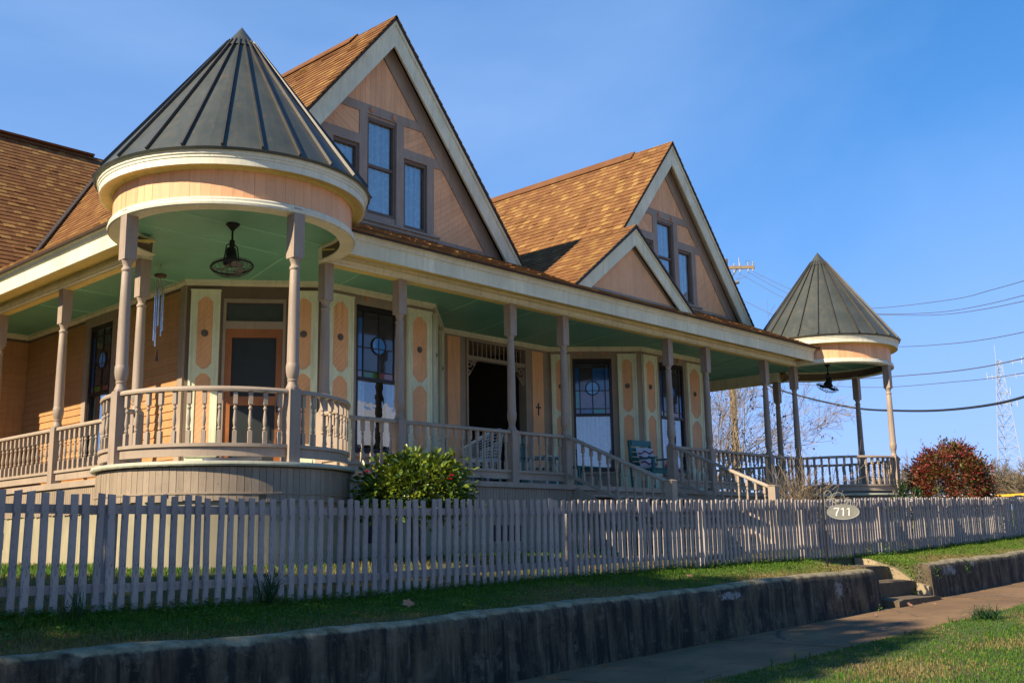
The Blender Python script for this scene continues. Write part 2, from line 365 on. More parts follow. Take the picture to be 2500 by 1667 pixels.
def parea(p): return .5*sum(p[i][0]*p[(i+1) % len(p)][1]-p[(i+1) % len(p)][0]*p[i][1] for i in range(len(p)))
def ccw(p): return p if parea(p) > 0 else p[::-1]
def boards(poly, ang, width, gap=.006, off=0.):   # split a convex polygon into parallel boards
    poly = ccw(poly); c, s_ = math.cos(R(ang)), math.sin(R(ang)); nx, ny = -s_, c
    d = [nx*p[0]+ny*p[1] for p in poly]; lo, hi = min(d), max(d); k0 = math.floor((lo-off)/width); out = []
    while k0*width+off < hi:
        a = k0*width+off; q = cpoly(cpoly(poly, nx, ny, a+width-gap), -nx, -ny, -a)
        if len(q) >= 3 and abs(parea(q)) > 2e-4: out.append(q)
        k0 += 1
    return out
class Fr:                                  # a wall's own frame: s along, o outwards, z up
    def __init__(s, a, b): s.a = Vector((*a, 0)); d = Vector((*b, 0))-s.a; s.L = d.length; s.d = d.normalized(); s.n = Vector((s.d.y, -s.d.x, 0))
    def p(s, u, o, z): q = s.a+s.d*u+s.n*o; return (q.x, q.y, z)
    def box(s, mb, u0, u1, z0, z1, o0, o1):
        return mb.hexa([s.p(u0, o1, z0), s.p(u1, o1, z0), s.p(u1, o0, z0), s.p(u0, o0, z0), s.p(u0, o1, z1), s.p(u1, o1, z1), s.p(u1, o0, z1), s.p(u0, o0, z1)])
    def prism(s, mb, poly, o0, o1): return mb.prism([s.p(u, o1, z) for u, z in ccw(poly)], s.n*(o0-o1))
def lerp_tab(tab, x):
    if x <= tab[0][0]: return tab[0][1]
    for (a, va), (b, vb) in zip(tab, tab[1:]):
        if x <= b: return va+(vb-va)*(x-a)/(b-a)
    return tab[-1][1]
def pix(u, v, dist):                       # world point at a horizontal distance along the ray of photo pixel (u, v)
    d = fwd+crt*((u-1250)/F_PX)-cup*((v-833.5)/F_PX); return CAM+d*(dist/math.hypot(d.x, d.y))
def toward(p):                             # photo pixel of a world point
    d = Vector(p)-CAM; z = d.dot(fwd); return 1250+F_PX*d.dot(crt)/z, 833.5-F_PX*d.dot(cup)/z, z
# ------------------------------------------------------------------ terrain
WALLTOP = [(-12, -1.52), (-3.5, -1.48), (-1.7, -1.48), (1.25, -1.44), (5.8, -1.34), (8.35, -1.30), (10, -1.29), (15, -1.16), (30, -.78), (60, -.3)]
FENCEG = [(-12, -1.34), (-3.1, -1.33), (-.1, -1.345), (2.4, -1.275), (6.4, -1.215), (11.2, -1.18), (18.2, -.93), (30, -.6), (60, -.2)]
YARDG = [(-12, -1.12), (0, -1.08), (6, -1.02), (12, -.98), (18, -.86), (30, -.5), (60, 0)]
def z_walk(x): return -2.065+.0262*max(-40, min(x, 45))
def zg(x, y):
    wt, fg, yg = lerp_tab(WALLTOP, x), lerp_tab(FENCEG, x), lerp_tab(YARDG, x)
    if y >= -1.4: return yg+max(0, min(1, (x-30)/60))*1.0
    if y >= -3.0: t = (y+3.0)/1.6; return fg+(yg-fg)*t*t*(3-2*t)
    if y >= -3.98: return wt-.02+(fg-wt+.02)*(y+3.98)/.98
    if y >= -4.11: return wt-.35
    return z_walk(x)-.03-(.02 if y > -5.72 else -.035)
xs = sorted(set([-300, -120, -60, -30]+[round(-14+.5*i, 2) for i in range(89)]+[8.35, 8.55, 9.85, 10.0]+[34, 40, 50, 70, 100, 160, 260, 500, 900]))
ys = sorted(set([-400, -150, -70, -40, -20.05, -20, -14, -10, -8, -6.4, -6, -5.75, -5.71, -5.2, -4.12, -4.10, -4.0, -3.97, -3.75, -3.5, -3.25, -3.0, -2.7, -2.4, -2.1, -1.8, -1.4, -.8, 0, 2, 5, 9, 14, 20, 30, 45, 70, 110, 180, 300, 600, 1000]))
mb = MB(); H = {}
def zg2(x, y):
    z = zg(x, y)
    if 8.4 < x < 9.9 and -4.11 < y < -3.2: z = -1.95
    if y < -4.11 and y > -5.7: z = z_walk(x)-.05
    return z
for y in ys:
    for x in xs: mb.v.append((x, y, zg2(x, y)))
nx = len(xs)
for j in range(len(ys)-1):
    for i in range(nx-1): mb.f.append((j*nx+i, j*nx+i+1, (j+1)*nx+i+1, (j+1)*nx+i))
mb.build('ground', 'soil', kind='structure')
# sidewalk: one sheet of slabs with sunk joints
mb = MB(); sx = [-40+1.52*i for i in range(70)]
for a, b in zip(sx, sx[1:]):
    wob = [rng.uniform(-.004, .004) for _ in range(4)]
    q = [(a+.011, -5.72), (b-.011, -5.72), (b-.011, -4.22), (a+.011, -4.22)]
    mb.hexa([(x, y, z_walk(x)-.06) for x, y in q]+[(x, y, z_walk(x)+w_) for (x, y), w_ in zip(q, wob)])
mb.build('sidewalk', 'sidewalk_mat', kind='structure')
mb = MB()
for a, b in zip(xs, xs[1:]):
    mb.add([(a, -19.9, z_walk(a)-.14), (b, -19.9, z_walk(b)-.14), (b, -8.2, z_walk(b)-.12), (a, -8.2, z_walk(a)-.12)], [(0, 1, 2, 3)])
    mb.add([(a, -8.2, z_walk(a)+.012), (b, -8.2, z_walk(b)+.012), (b, -8.05, z_walk(b)+.012), (a, -8.05, z_walk(a)+.012), (a, -8.2, z_walk(a)-.16), (b, -8.2, z_walk(b)-.16)], [(0, 1, 2, 3), (4, 5, 1, 0)])
mb.build('road', 'road_bounce', kind='structure')
# lower the ground below the street
g = bpy.data.objects['ground'].data
for v_ in g.vertices:
    if -20.02 < v_.co.y < -8.0+1e-3: v_.co.z -= .25

# retaining walls: rounded coping, uneven skin
def rwall(x0, x1, round0, round1, label):
    t = bpy.data.objects
    xsr = np.arange(x0, x1+.001, .12 if x1 < 12 else .2); mb = MB(); prof_n = 0
    def hsh(a, b, c): return math.sin(a*12.9+b*78.2)*.5+math.sin(a*3.1+b*1.7+c)*.5
    rows = []
    for i, x in enumerate(xsr):
        zt = lerp_tab(WALLTOP, x)+.008*math.sin(x*1.3)+.005*math.sin(x*4.1); zb = z_walk(x)-.12
        e = 0
        if round1 and x > x1-.22: e = 1-math.sqrt(max(0, 1-((x-(x1-.22))/.22)**2))
        zt -= e*.16
        y0, y1 = -4.215+e*.05, -3.94
        pr = [(y0-.035, zb), (y0-.03, zb+.06), (y0-.018, zb+(zt-zb)*.35), (y0-.006, zb+(zt-zb)*.6), (y0, zt-.11), (y0+.012, zt-.055), (y0+.045, zt-.016), (y0+.10, zt), (y1-.06, zt-.004), (y1-.015, zt-.02), (y1, zt-.06), (y1, zb)]
        prof_n = len(pr)
        mb.v += [(x, y+.0035*hsh(x*.9, k*2.1, .5)+rng.gauss(0, .0022), z+.004*hsh(x*.6, k*.7, 2)+(rng.gauss(0, .0045)-(.02 if rng.random() < .015 else 0) if k in (4, 5, 6, 7, 8, 9) else 0)) for k, (y, z) in enumerate(pr)]
    n = len(xsr)
    for i in range(n-1):
        for k in range(prof_n-1): mb.f.append((i*prof_n+k, i*prof_n+k+1, (i+1)*prof_n+k+1, (i+1)*prof_n+k)[::-1])
    mb.f += [tuple(range(prof_n)), tuple((n-1)*prof_n+k for k in range(prof_n-1, -1, -1))]
    return mb.build('retaining_wall', 'wall_concrete', smooth=50, label=label, category='wall')
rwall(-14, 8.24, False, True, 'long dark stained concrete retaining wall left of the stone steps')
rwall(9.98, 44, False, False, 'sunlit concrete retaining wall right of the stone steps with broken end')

# steps cut into the bank
st = thing('concrete_steps', 'three worn concrete steps between the two retaining walls', 'steps', (9.1, -4.1, -1.95))
paint('step_concrete', (.13, .095, .055), var=.3, wear=(.25, .19, .11), wearamt=.56, rough=.95, bmp=.9)
def slab(x0, x1, y0, y1, z0, z1):
    nxs, nys = 9, 3; mb = MB(); top = []
    for j in range(nys):
        for i in range(nxs):
            x = x0+(x1-x0)*i/(nxs-1); y = y0+(y1-y0)*j/(nys-1)
            edge = (.016 if j == 0 else 0)+(.012 if i in (0, nxs-1) else 0)
            mb.v.append((x, y+(rng.uniform(-.008, .012) if j == 0 else 0), z1-edge*rng.uniform(.4, 1.3)))
    for j in range(nys-1):
        for i in range(nxs-1): mb.f.append((j*nxs+i, j*nxs+i+1, (j+1)*nxs+i+1, (j+1)*nxs+i))
    rim = [i for i in range(nxs)]+[(j*nxs+nxs-1) for j in range(1, nys)]+[(nys-1)*nxs+i for i in range(nxs-2, -1, -1)]+[j*nxs for j in range(nys-2, 0, -1)]
    o = len(mb.v); mb.v += [(mb.v[i][0], mb.v[i][1], z0) for i in rim]; m = len(rim)
    for k in range(m): mb.f.append((rim[k], o+k, o+(k+1) % m, rim[(k+1) % m]))
    return mb
slab(8.42, 9.90, -4.36, -3.9, -1.95, -1.735).build('step', 'step_concrete', st)
slab(8.24, 9.90, -4.02, -3.5, -1.95, -1.515).build('step', 'step_concrete', st)
slab(8.20, 9.86, -3.62, -3.06, -1.95, -1.30).build('step', 'step_concrete', st)
mb = MB()                                  # pale cheek wall on the right, broken at its foot
mb.prism([(9.88, -4.20, -1.95), (9.88, -4.20, -1.62), (9.88, -4.02, -1.57), (9.88, -3.7, -1.36), (9.88, -3.3, -1.22), (9.88, -3.06, -1.20), (9.88, -3.06, -1.95)], (.10, 0, 0))
paint('cheek_concrete', (.34, .26, .15), var=.2, wear=(.2, .14, .08), wearamt=.6, rough=.95, bmp=.7)
mb.build('cheek_wall', 'cheek_concrete', st)
mb = MB(); mb.prism([(9.80, -4.21, -1.74), (9.80, -4.03, -1.74), (9.80, -4.05, -1.62), (9.80, -4.16, -1.60)], (.14, 0, 0)); mb.build('broken_block', 'cheek_concrete', st)
mb = MB()                                  # worn retaining edge behind the upper step on the left
mb.prism([(8.20, -3.95, -1.95), (8.20, -3.95, -1.33), (8.20, -3.06, -1.19), (8.20, -3.06, -1.95)], (-.08, 0, 0)); mb.build('cheek_wall', 'cheek_concrete', st)
# ------------------------------------------------------------------ the house
HB = (8.03, 5.0, -1.1)
house = thing('house', 'peach and taupe single storey house with twin gables, wraparound porch and conical corner turrets', 'house', HB)
X0 = 16.064                                # mirror line: x -> X0 - x
CEIL = 2.95
W_ = dict(A=(1.44, 2.80), B=(1.5, 8.42), E=(2.96, 1.58), F=(5.13, 1.58), G=(6.53, 2.87), H=(9.45, 2.87), I=(10.80, 1.6), J=(13.08, 1.6), K=(14.62, 2.80), Lx=(14.62, 9.0))
def wall(a, b, openings, mat, name='wall', z0=-.02, z1=CEIL+.06, th=.16, **kw):
    fr = Fr(W_[a], W_[b]) if isinstance(a, str) else Fr(a, b); mb = MB(); u = 0
    for (u0, u1, oz0, oz1) in sorted(openings):
        if u0 > u: fr.box(mb, u, u0, z0, z1, -th, 0)
        if oz0 > z0: fr.box(mb, u0, u1, z0, oz0, -th, 0)
        if oz1 < z1: fr.box(mb, u0, u1, oz1, z1, -th, 0)
        u = u1
    if u < fr.L: fr.box(mb, u, fr.L, z0, z1, -th, 0)
    return fr, mb.build(name, mat, house, **kw)
frAE, wAE = wall('A', 'E', [(.52, 1.41, .02, 2.68)], 'brown_trim')
frEF, wEF = wall('E', 'F', [(.61, 1.53, .46, 2.72)], 'taupe')
frFG, wFG = wall('F', 'G', [(.55, 1.30, .46, 2.72)], 'taupe')
frGH, wGH = wall('G', 'H', [(.60, 2.24, .0, 2.84)], 'taupe')
frHI, wHI = wall('H', 'I', [(.47, 1.26, .46, 2.72)], 'taupe')
frIJ, wIJ = wall('I', 'J', [(.62, 1.50, .46, 2.72)], 'taupe')
frJK, wJK = wall('J', 'K', [(.52, 1.41, .02, 2.68)], 'taupe')
frKL, wKL = wall('K', 'Lx', [], 'peach')
frBA, wBA = wall('B', 'A', [(2.52, 3.36, .50, 2.72)], 'brown_trim')
WW = {'Bw': (-5.0, 8.42)}; W_.update(WW)
frWB, wWB = wall('Bw', 'B', [], 'brown_trim', z1=4.05)
mb = MB()                                  # dark rooms behind the windows: back wall, floors, partitions
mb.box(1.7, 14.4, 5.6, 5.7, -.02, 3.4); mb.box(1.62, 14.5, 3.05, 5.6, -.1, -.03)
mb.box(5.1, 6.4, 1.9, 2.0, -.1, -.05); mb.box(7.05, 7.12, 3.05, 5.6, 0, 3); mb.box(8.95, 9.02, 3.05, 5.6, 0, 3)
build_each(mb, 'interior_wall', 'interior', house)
mb = MB(); mb.box(6.98, 7.05, 3.03, 4.9, 0, 2.9); mb.box(9.02, 9.09, 3.03, 4.9, 0, 2.9); mb.box(6.98, 9.09, 4.9, 4.97, 0, 2.9); mb.box(6.98, 9.09, 3.03, 4.9, 2.86, 2.9); build_each(mb, 'vestibule_wall', 'hall_wall', house)
mb = MB(); mb.box(7.55, 8.5, 4.86, 4.9, 0, 2.2); mb.build('front_door', 'dark_wood', house)

# cornice under the porch ceiling and dark frieze
mb = MB(); mf = MB()
for fr in (frBA, frAE, frEF, frFG, frGH, frHI, frIJ, frJK, frKL, frWB):
    fr.box(mb, -.03, fr.L+.03, 2.895, CEIL+.01, 0, .05); fr.box(mb, -.02, fr.L+.02, 2.865, 2.897, 0, .026)
mb.build('cornice', 'cream', house)

def shutter(fr, u0, u1, parent, med=True, boxed=True):
    """fixed decorative panel: pale moulded frame round two long octagons of diagonal boards"""
    z0, z1, w = .40, 2.785, u1-u0; st_ = min(.10, w*.24)
    mb = MB(); fr.box(mb, u0, u1, z0, z1, 0, .018); fr.box(mb, u0-.01, u1+.01, .10, .39, 0, .04); fr.box(mb, u0-.02, u1+.02, .385, .42, 0, .06)
    fr.box(mb, u0+.05, u1-.05, .15, .34, .04, .05)
    for a, b in ((u0, u0+.032), (u1-.032, u1)): fr.box(mb, a, b, z0+.02, z1, .018, .05)
    fr.box(mb, u0+.032, u1-.032, z1-.034, z1, .018, .05); fr.box(mb, u0-.008, u1+.008, z1, z1+.018, 0, .062)
    a, b = u0+st_, u1-st_; cutz = (b-a)*.36
    fr.box(mb, u0+.032, a, z0+.02, z1-.034, .018, .036); fr.box(mb, b, u1-.032, z0+.02, z1-.034, .018, .036)
    for q0, q1 in ((z1-.09, z1-.034), (1.577, 1.64), (.42, .50)): fr.box(mb, a, b, q0, q1, .018, .036)
    octs = []
    for q0, q1 in ((1.64, z1-.09), (.50, 1.577)):
        for (cu, s1) in ((a, 1), (b, -1)):
            for (cz, s2) in ((q0, 1), (q1, -1)): fr.prism(mb, [(cu, cz), (cu+s1*cutz, cz), (cu, cz+s2*cutz)], .018, .036)
        octs.append([(a+cutz, q0), (b-cutz, q0), (b, q0+cutz), (b, q1-cutz), (b-cutz, q1), (a+cutz, q1), (a, q1-cutz), (a, q0+cutz)])
    o = mb.build('shutter_panel', 'mint', parent)
    for oc in octs:
        mp = MB()
        for bd in boards(oc, 48, .062, .0025): fr.prism(mp, bd, .018, .026)
        mp.build('inset_boards', 'peach', o)
    if med:
        uc = (u0+u1)/2; md = MB(); n = 12
        for rr, d0, d1 in ((.052, .026, .036), (.036, .036, .046), (.016, .046, .056)):
            fr.prism(md, [(uc+rr*math.cos(2*math.pi*k/n), 2.16+rr*math.sin(2*math.pi*k/n)) for k in range(n)], d0, d1)
        md.build('medallion', 'medallion', o)
    return o
def curtain(fr, u0, u1, z0, z1, mat, parent, o=-.13, folds=9, amp=.018):
    mb = MB(); n = folds*6
    pts = [(u0+(u1-u0)*i/n, o+amp*math.sin(i*2*math.pi*folds/n)+amp*.4*math.sin(i*1.7)) for i in range(n+1)]
    for (a, oa), (b, ob) in zip(pts, pts[1:]): mb.add([fr.p(a, oa, z0), fr.p(b, ob, z0), fr.p(b, ob*.9-.0, z1), fr.p(a, oa, z1)], [(0, 1, 2, 3)])
    return mb.build('curtain', mat, parent, smooth=True)
def stained_window(fr, u0, u1, parent, cur='lace', z0=.46, z1=2.72, pal=0, label=None):
    mb = MB(); t = .05
    for a, b, q0, q1 in ((u0, u0+t, z0, z1), (u1-t, u1, z0, z1), (u0+t, u1-t, z1-.085, z1), (u0+t, u1-t, z0, z0+.09)): fr.box(mb, a, b, q0, q1, -.10, -.012)
    fr.box(mb, u0+t, u1-t, 1.565, 1.615, -.085, -.005)
    win = mb.build('window', 'dark_sash', parent, **({'label': label} if label else {}))
    mb = MB(); fr.box(mb, u0-.04, u1+.04, z0-.05, z0, -.05, .06); mb.build('sill', 'taupe', win)
    a0, a1 = u0+t, u1-t; q0, q1 = 1.615, z1-.085; w = a1-a0
    xs_ = [a0, a0+.13*w, a0+.5*w, a1-.13*w, a1]; zs_ = [q0, q0+.10, q0+.46, q1-.10, q1]
    mu = MB()
    for x in xs_[1:-1]: fr.box(mu, x-.009, x+.009, q0, q1, -.05, -.022)
    for z in zs_[1:-1]: fr.box(mu, a0, a1, z-.008, z+.008, -.049, -.023)
    cx, cz, cr = (a0+a1)/2, 2.125, .125; n = 20
    for k in range(n):
        a, b = 2*math.pi*k/n, 2*math.pi*(k+1)/n
        fr.prism(mu, [(cx+cr*math.cos(a), cz+cr*math.sin(a)), (cx+cr*math.cos(b), cz+cr*math.sin(b)), (cx+(cr+.02)*math.cos(b), cz+(cr+.02)*math.sin(b)), (cx+(cr+.02)*math.cos(a), cz+(cr+.02)*math.sin(a))], -.05, -.016)
    mu.build('leading', 'dark_sash', win)
    pc = [['violet', 'green', 'rose', 'blue'], ['blue', 'smoke', 'smoke', 'blue'], ['blue', 'smoke', 'smoke', 'smoke'], ['smoke']*4] if pal == 0 else \
         [['violet', 'blue', 'teal', 'violet'], ['teal', 'violet', 'violet', 'violet'], ['blue', 'smoke', 'blue', 'blue'], ['smoke']*4]
    for i in range(4):
        for j in range(4):
            pm = MB(); tl = rng.uniform(-.004, .004)
            pm.add([fr.p(xs_[i]+.006, -.036+tl, zs_[j]+.006), fr.p(xs_[i+1]-.006, -.036, zs_[j]+.006), fr.p(xs_[i+1]-.006, -.036-tl, zs_[j+1]-.006), fr.p(xs_[i]+.006, -.036, zs_[j+1]-.006)], [(0, 1, 2, 3)])
            pm.build('pane', 'pane_'+pc[j][i], win)
    pm = MB(); fr.prism(pm, [(cx+cr*math.cos(2*math.pi*k/n), cz+cr*math.sin(2*math.pi*k/n)) for k in range(n)], -.034, -.026); pm.build('round_pane', 'pane_sky', win)
    pm = MB(); pm.add([fr.p(a0, -.055, z0+.09), fr.p(a1, -.055, z0+.09), fr.p(a1, -.055, 1.565), fr.p(a0, -.055, 1.565)], [(0, 1, 2, 3)]); pm.build('pane', 'pane_reflect_tint', win)
    if pal == 1: curtain(fr, a0-.02, a1+.02, z0, 1.60, cur, win, -.10)
    else:
        cw = (a1-a0)*.24; curtain(fr, a0-.02, a0+cw, z0, 1.60, cur, win, -.11, 4); curtain(fr, a1-cw, a1+.02, z0, 1.60, cur, win, -.11, 4)
    return win
def disc(fr, u, z, parent, r=.045, o=0):
    mb = MB(); n = 12
    for rr, a, b in ((r, o, o+.018), (r*.62, o+.018, o+.026)): fr.prism(mb, [(u+rr*math.cos(2*math.pi*k/n), z+rr*math.sin(2*math.pi*k/n)) for k in range(n)], a, b)
    mb.build('rosette', 'peach_disc', parent)
# corner bay walls
shutter(frAE, .064, .477, wAE); shutter(frAE, 1.462, 1.875, wAE)
shutter(frEF, .055, .53, wEF); shutter(frEF, 1.611, 2.114, wEF); stained_window(frEF, .61, 1.53, wEF, label='tall window with leaded upper sash and blue round pane')
shutter(frFG, .045, .49, wFG); shutter(frFG, 1.36, 1.83, wFG); stained_window(frFG, .55, 1.30, wFG)
shutter(frHI, .04, .42, wHI); shutter(frHI, 1.373, 1.755, wHI); stained_window(frHI, .47, 1.26, wHI, pal=1, label='leaded window with round blue pane above pale lace')
shutter(frIJ, .03, .50, wIJ); shutter(frIJ, 1.585, 2.15, wIJ); stained_window(frIJ, .62, 1.50, wIJ)
shutter(frJK, .064, .477, wJK); shutter(frJK, 1.462, 1.875, wJK)
for fr, us in ((frEF, (.80, 1.34)), (frHI, (.644, 1.09)), (frIJ, (.80, 1.32))):
    for u in us: disc(fr, u, 2.825, house)
stained_window(frBA, 2.52, 3.36, wBA, cur='green_curtain', z0=.50)
mb = MB()
for a, b in ((2.38, 2.52), (3.36, 3.50)): frBA.box(mb, a, b, .42, 2.80, 0, .03)
frBA.box(mb, 2.38, 3.50, 2.72, 2.865, 0, .032); frBA.box(mb, frBA.L-.14, frBA.L, 0, 2.865, 0, .03); build_each(mb, 'window_casing', 'taupe', wBA)
# clapboards on the side wall: each course its own board, broken by the window
e = .116; kk = 0
while kk*e < 2.72:
    z = .02+kk*e
    for a, b in (((.0, 2.38), (3.50, frBA.L-.14)) if z+e > .44 else ((.0, frBA.L-.14),)):
        mb = MB(); q = [(frBA.p(a, .026, z), frBA.p(b, .026, z), frBA.p(b, .0, z), frBA.p(a, .0, z)), (frBA.p(a, .008, z+e+.01), frBA.p(b, .008, z+e+.01), frBA.p(b, .0, z+e+.01), frBA.p(a, .0, z+e+.01))]
        mb.hexa(list(q[0])+list(q[1])); mb.build('clapboard', 'siding', wBA)
    kk += 1
for k in range(24):
    z = .02+k*e; mb = MB()
    mb.hexa([frWB.p(3.0, .026, z), frWB.p(6.5, .026, z), frWB.p(6.5, 0, z), frWB.p(3.0, 0, z), frWB.p(3.0, .008, z+e+.01), frWB.p(6.5, .008, z+e+.01), frWB.p(6.5, 0, z+e+.01), frWB.p(3.0, 0, z+e+.01)])
    mb.build('clapboard', 'siding', wWB)
# corner door with transom
for fr, w0 in ((frAE, wAE), (frJK, wJK)):
    mb = MB(); fr.box(mb, .52, .56, .02, 2.68, -.12, .012); fr.box(mb, 1.37, 1.41, .02, 2.68, -.12, .012); fr.box(mb, .56, 1.37, 2.235, 2.345, -.12, .012); fr.box(mb, .56, 1.37, 2.63, 2.68, -.12, .01); mb.build('door_casing', 'taupe', w0)
    mb = MB(); fr.box(mb, .56, 1.37, 2.35, 2.63, -.08, -.07); tr = mb.build('transom_window', 'pane_smoke', w0)
    mb = MB()
    for a, b, q0, q1 in ((.56, .65, .03, 2.235), (1.28, 1.37, .03, 2.235), (.65, 1.28, 2.11, 2.235), (.65, 1.28, 1.12, 1.25), (.65, 1.28, .03, .32)): fr.box(mb, a, b, q0, q1, -.06, -.01)
    d = mb.build('screen_door', 'orange_wood', w0, label='orange stained wooden screen door behind the turret railing')
    mb = MB(); fr.box(mb, .65, 1.28, 1.25, 2.11, -.05, -.042); mb.build('screen', 'screen_mesh', d)
    mb = MB(); fr.box(mb, .65, 1.28, .32, 1.12, -.05, -.042); mb.build('screen', 'screen_mesh', d)
    mb = MB(); fr.box(mb, .56, 1.37, .03, 2.2, -.13, -.10); mb.build('inner_door', 'dark_wood', d)
    mb = MB(); fr.box(mb, .50, 1.43, .0, .035, -.14, .05); mb.build('threshold', 'orange_wood', d)
    mb = MB(); fr.box(mb, 1.30, 1.345, 1.02, 1.16, -.012, .004); mb.tube([fr.p(1.322, .0, 1.10), fr.p(1.322, .05, 1.10)], .022, 8); mb.build('handle', 'black_metal', d)
# entry: peach side panels, spindle frieze, brackets
mb = MB(); frGH.box(mb, .13, .44, .30, 2.835, 0, .012); frGH.box(mb, 2.41, 2.73, .30, 2.82, 0, .012); build_each(mb, 'side_panel', 'peach', wGH)
mb = MB(); frGH.box(mb, .60, .64, 0, 2.84, -.16, .03); frGH.box(mb, 2.20, 2.24, 0, 2.84, -.16, .03); frGH.box(mb, .64, 2.20, 2.80, 2.84, -.12, .03); frGH.box(mb, .64, 2.20, 2.46, 2.53, -.10, .02); mb.build('entry_frame', 'taupe_rail', wGH)
for k in range(13):
    u = .70+k*.118; mb = MB(); mb.lathe([(.010, 2.53), (.016, 2.56), (.009, 2.60), (.014, 2.66), (.009, 2.72), (.016, 2.77), (.010, 2.80)], frGH.p(u, -.03, 0)[:2], 6); mb.build('spindle', 'taupe_rail', wGH)
for u, s_ in ((.64, 1), (2.20, -1)):
    mb = MB()
    for c_, r0 in (((.09, 2.37), .055), ((.20, 2.40), .04), ((.07, 2.22), .045)):
        for k in range(14):
            a, b = 2*math.pi*k/14, 2*math.pi*(k+1)/14
            frGH.prism(mb, [(u+s_*(c_[0]+r0*math.cos(t_)), c_[1]+r0*math.sin(t_)) for t_ in (a, b)]+[(u+s_*(c_[0]+(r0-.02)*math.cos(t_)), c_[1]+(r0-.02)*math.sin(t_)) for t_ in (b, a)], -.055, -.025)
    frGH.prism(mb, [(u, 2.46), (u+s_*.30, 2.46), (u+s_*.30, 2.44), (u, 2.44)], -.055, -.02); frGH.prism(mb, [(u, 2.12), (u+s_*.022, 2.12), (u+s_*.022, 2.46), (u, 2.46)], -.055, -.02)
    frGH.prism(mb, [(u+s_*.29, 2.44), (u+s_*.30, 2.46), (u+s_*.03, 2.10), (u+s_*.015, 2.12)], -.05, -.03)
    mb.build('bracket', 'taupe_rail', wGH)

# ------------------------------------------------------------------ porch floor, skirt, ceiling
TX, TY = .467, .008                        # turret centre; its mirror stands at X0-TX
T2 = (X0-TX, TY)
def disc_slab(mb, c, r, z0, z1, seg=64): mb.lathe([(r, z0), (r, z1)], c, seg)
mb = MB(); mb.box(.0, 16.06, -.06, 1.7, -.05, -.002); mb.box(.02, 1.6, 1.7, 8.4, -.05, -.003); mb.box(14.5, 16.04, 1.7, 8.4, -.05, -.003); mb.box(5.0, 11.2, 1.7, 3.0, -.05, -.004)
disc_slab(mb, (TX, TY), 1.46, -.045, .002); disc_slab(mb, T2, 1.46, -.045, .002); build_each(mb, 'porch_floor', 'floor_paint', house)
mb = MB(); n = 72                           # pale rolled edge round the turret floors
for c in ((TX, TY), T2): mb.lathe([(1.43, -.045), (1.462, -.042), (1.470, -.028), (1.466, -.008), (1.445, .004)], c, n, 95 if c[0] < 5 else -180, 365 if c[0] < 5 else 85)
build_each(mb, 'floor_edge', 'edge_paint', house, True)
mb = MB(); mb.box(1.75, 14.3, -.09, -.058, -.075, .0); mb.box(-.09, -.058, 1.4, 8.4, -.075, .0); mb.box(16.12, 16.155, 1.4, 8.4, -.075, 0); build_each(mb, 'porch_edge', 'taupe_rail', house)
# vertical board skirts
for c, a0, a1 in (((TX, TY), 100, 362), (T2, -182, 80)):
    sk = MB(); sk.lathe([(1.372, -1.45), (1.378, -.9), (1.372, -.40), (1.372, -.05)], c, 72, a0, a1); base = sk.build('turret_base', 'foundation', house, smooth=True)
    dA = 3.1; k = a0
    while k < a1:
        lo = -.405+rng.uniform(-.012, .012)+(.07 if rng.random() < .05 else 0)
        mb = MB(); r0, r1 = 1.385, 1.405+rng.uniform(0, .004); aa, ab = R(k), R(k+dA-.18)
        P_ = lambda r, a, z: (c[0]+r*math.cos(a), c[1]+r*math.sin(a), z)
        mb.hexa([P_(r1, aa, lo), P_(r1, ab, lo), P_(r0, ab, lo), P_(r0, aa, lo), P_(r1, aa, -.06), P_(r1, ab, -.06), P_(r0, ab, -.06), P_(r0, aa, -.06)]); mb.build('skirt_board', 'skirt', base); k += dA
    mb = MB(); mb.lathe([(1.400, -.335), (1.416, -.333), (1.416, -.315), (1.400, -.313)], c, 60, a0, a1); mb.build('skirt_batten', 'skirt', base)
mb = MB()
x = 1.8
while x < 14.3:
    w0 = .058; lo = -.42+rng.uniform(-.01, .01)
    mb.box(x, x+w0-.006, -.055, -.035, lo, -.08)
    x += w0
y = 1.45
while y < 8.4: mb.box(-.055, -.035, y, y+.052, -.42+rng.uniform(-.01, .01), -.08); mb.box(16.10, 16.12, y, y+.052, -.42, -.08); y += .058
mb.build('skirt_boards', 'skirt', house, kind='stuff')
mb = MB(); mb.box(1.7, 14.4, -.03, .07, -1.45, -.08); mb.box(-.03, .07, 1.3, 8.5, -1.45, -.08); mb.box(15.99, 16.09, 1.3, 8.5, -1.45, -.08); mb.box(-5, .0, 8.38, 8.5, -1.45, -.02); build_each(mb, 'foundation_wall', 'foundation', house)
mb = MB()
for xx in (3.0, 5.3, 10.8, 12.9): mb.box(xx-.5, xx+.1, -.034, -.032, -.85, -.62)
mb.box(-.034, -.032, 5.0, 5.5, -.85, -.62); build_each(mb, 'foundation_vent', 'interior', house)
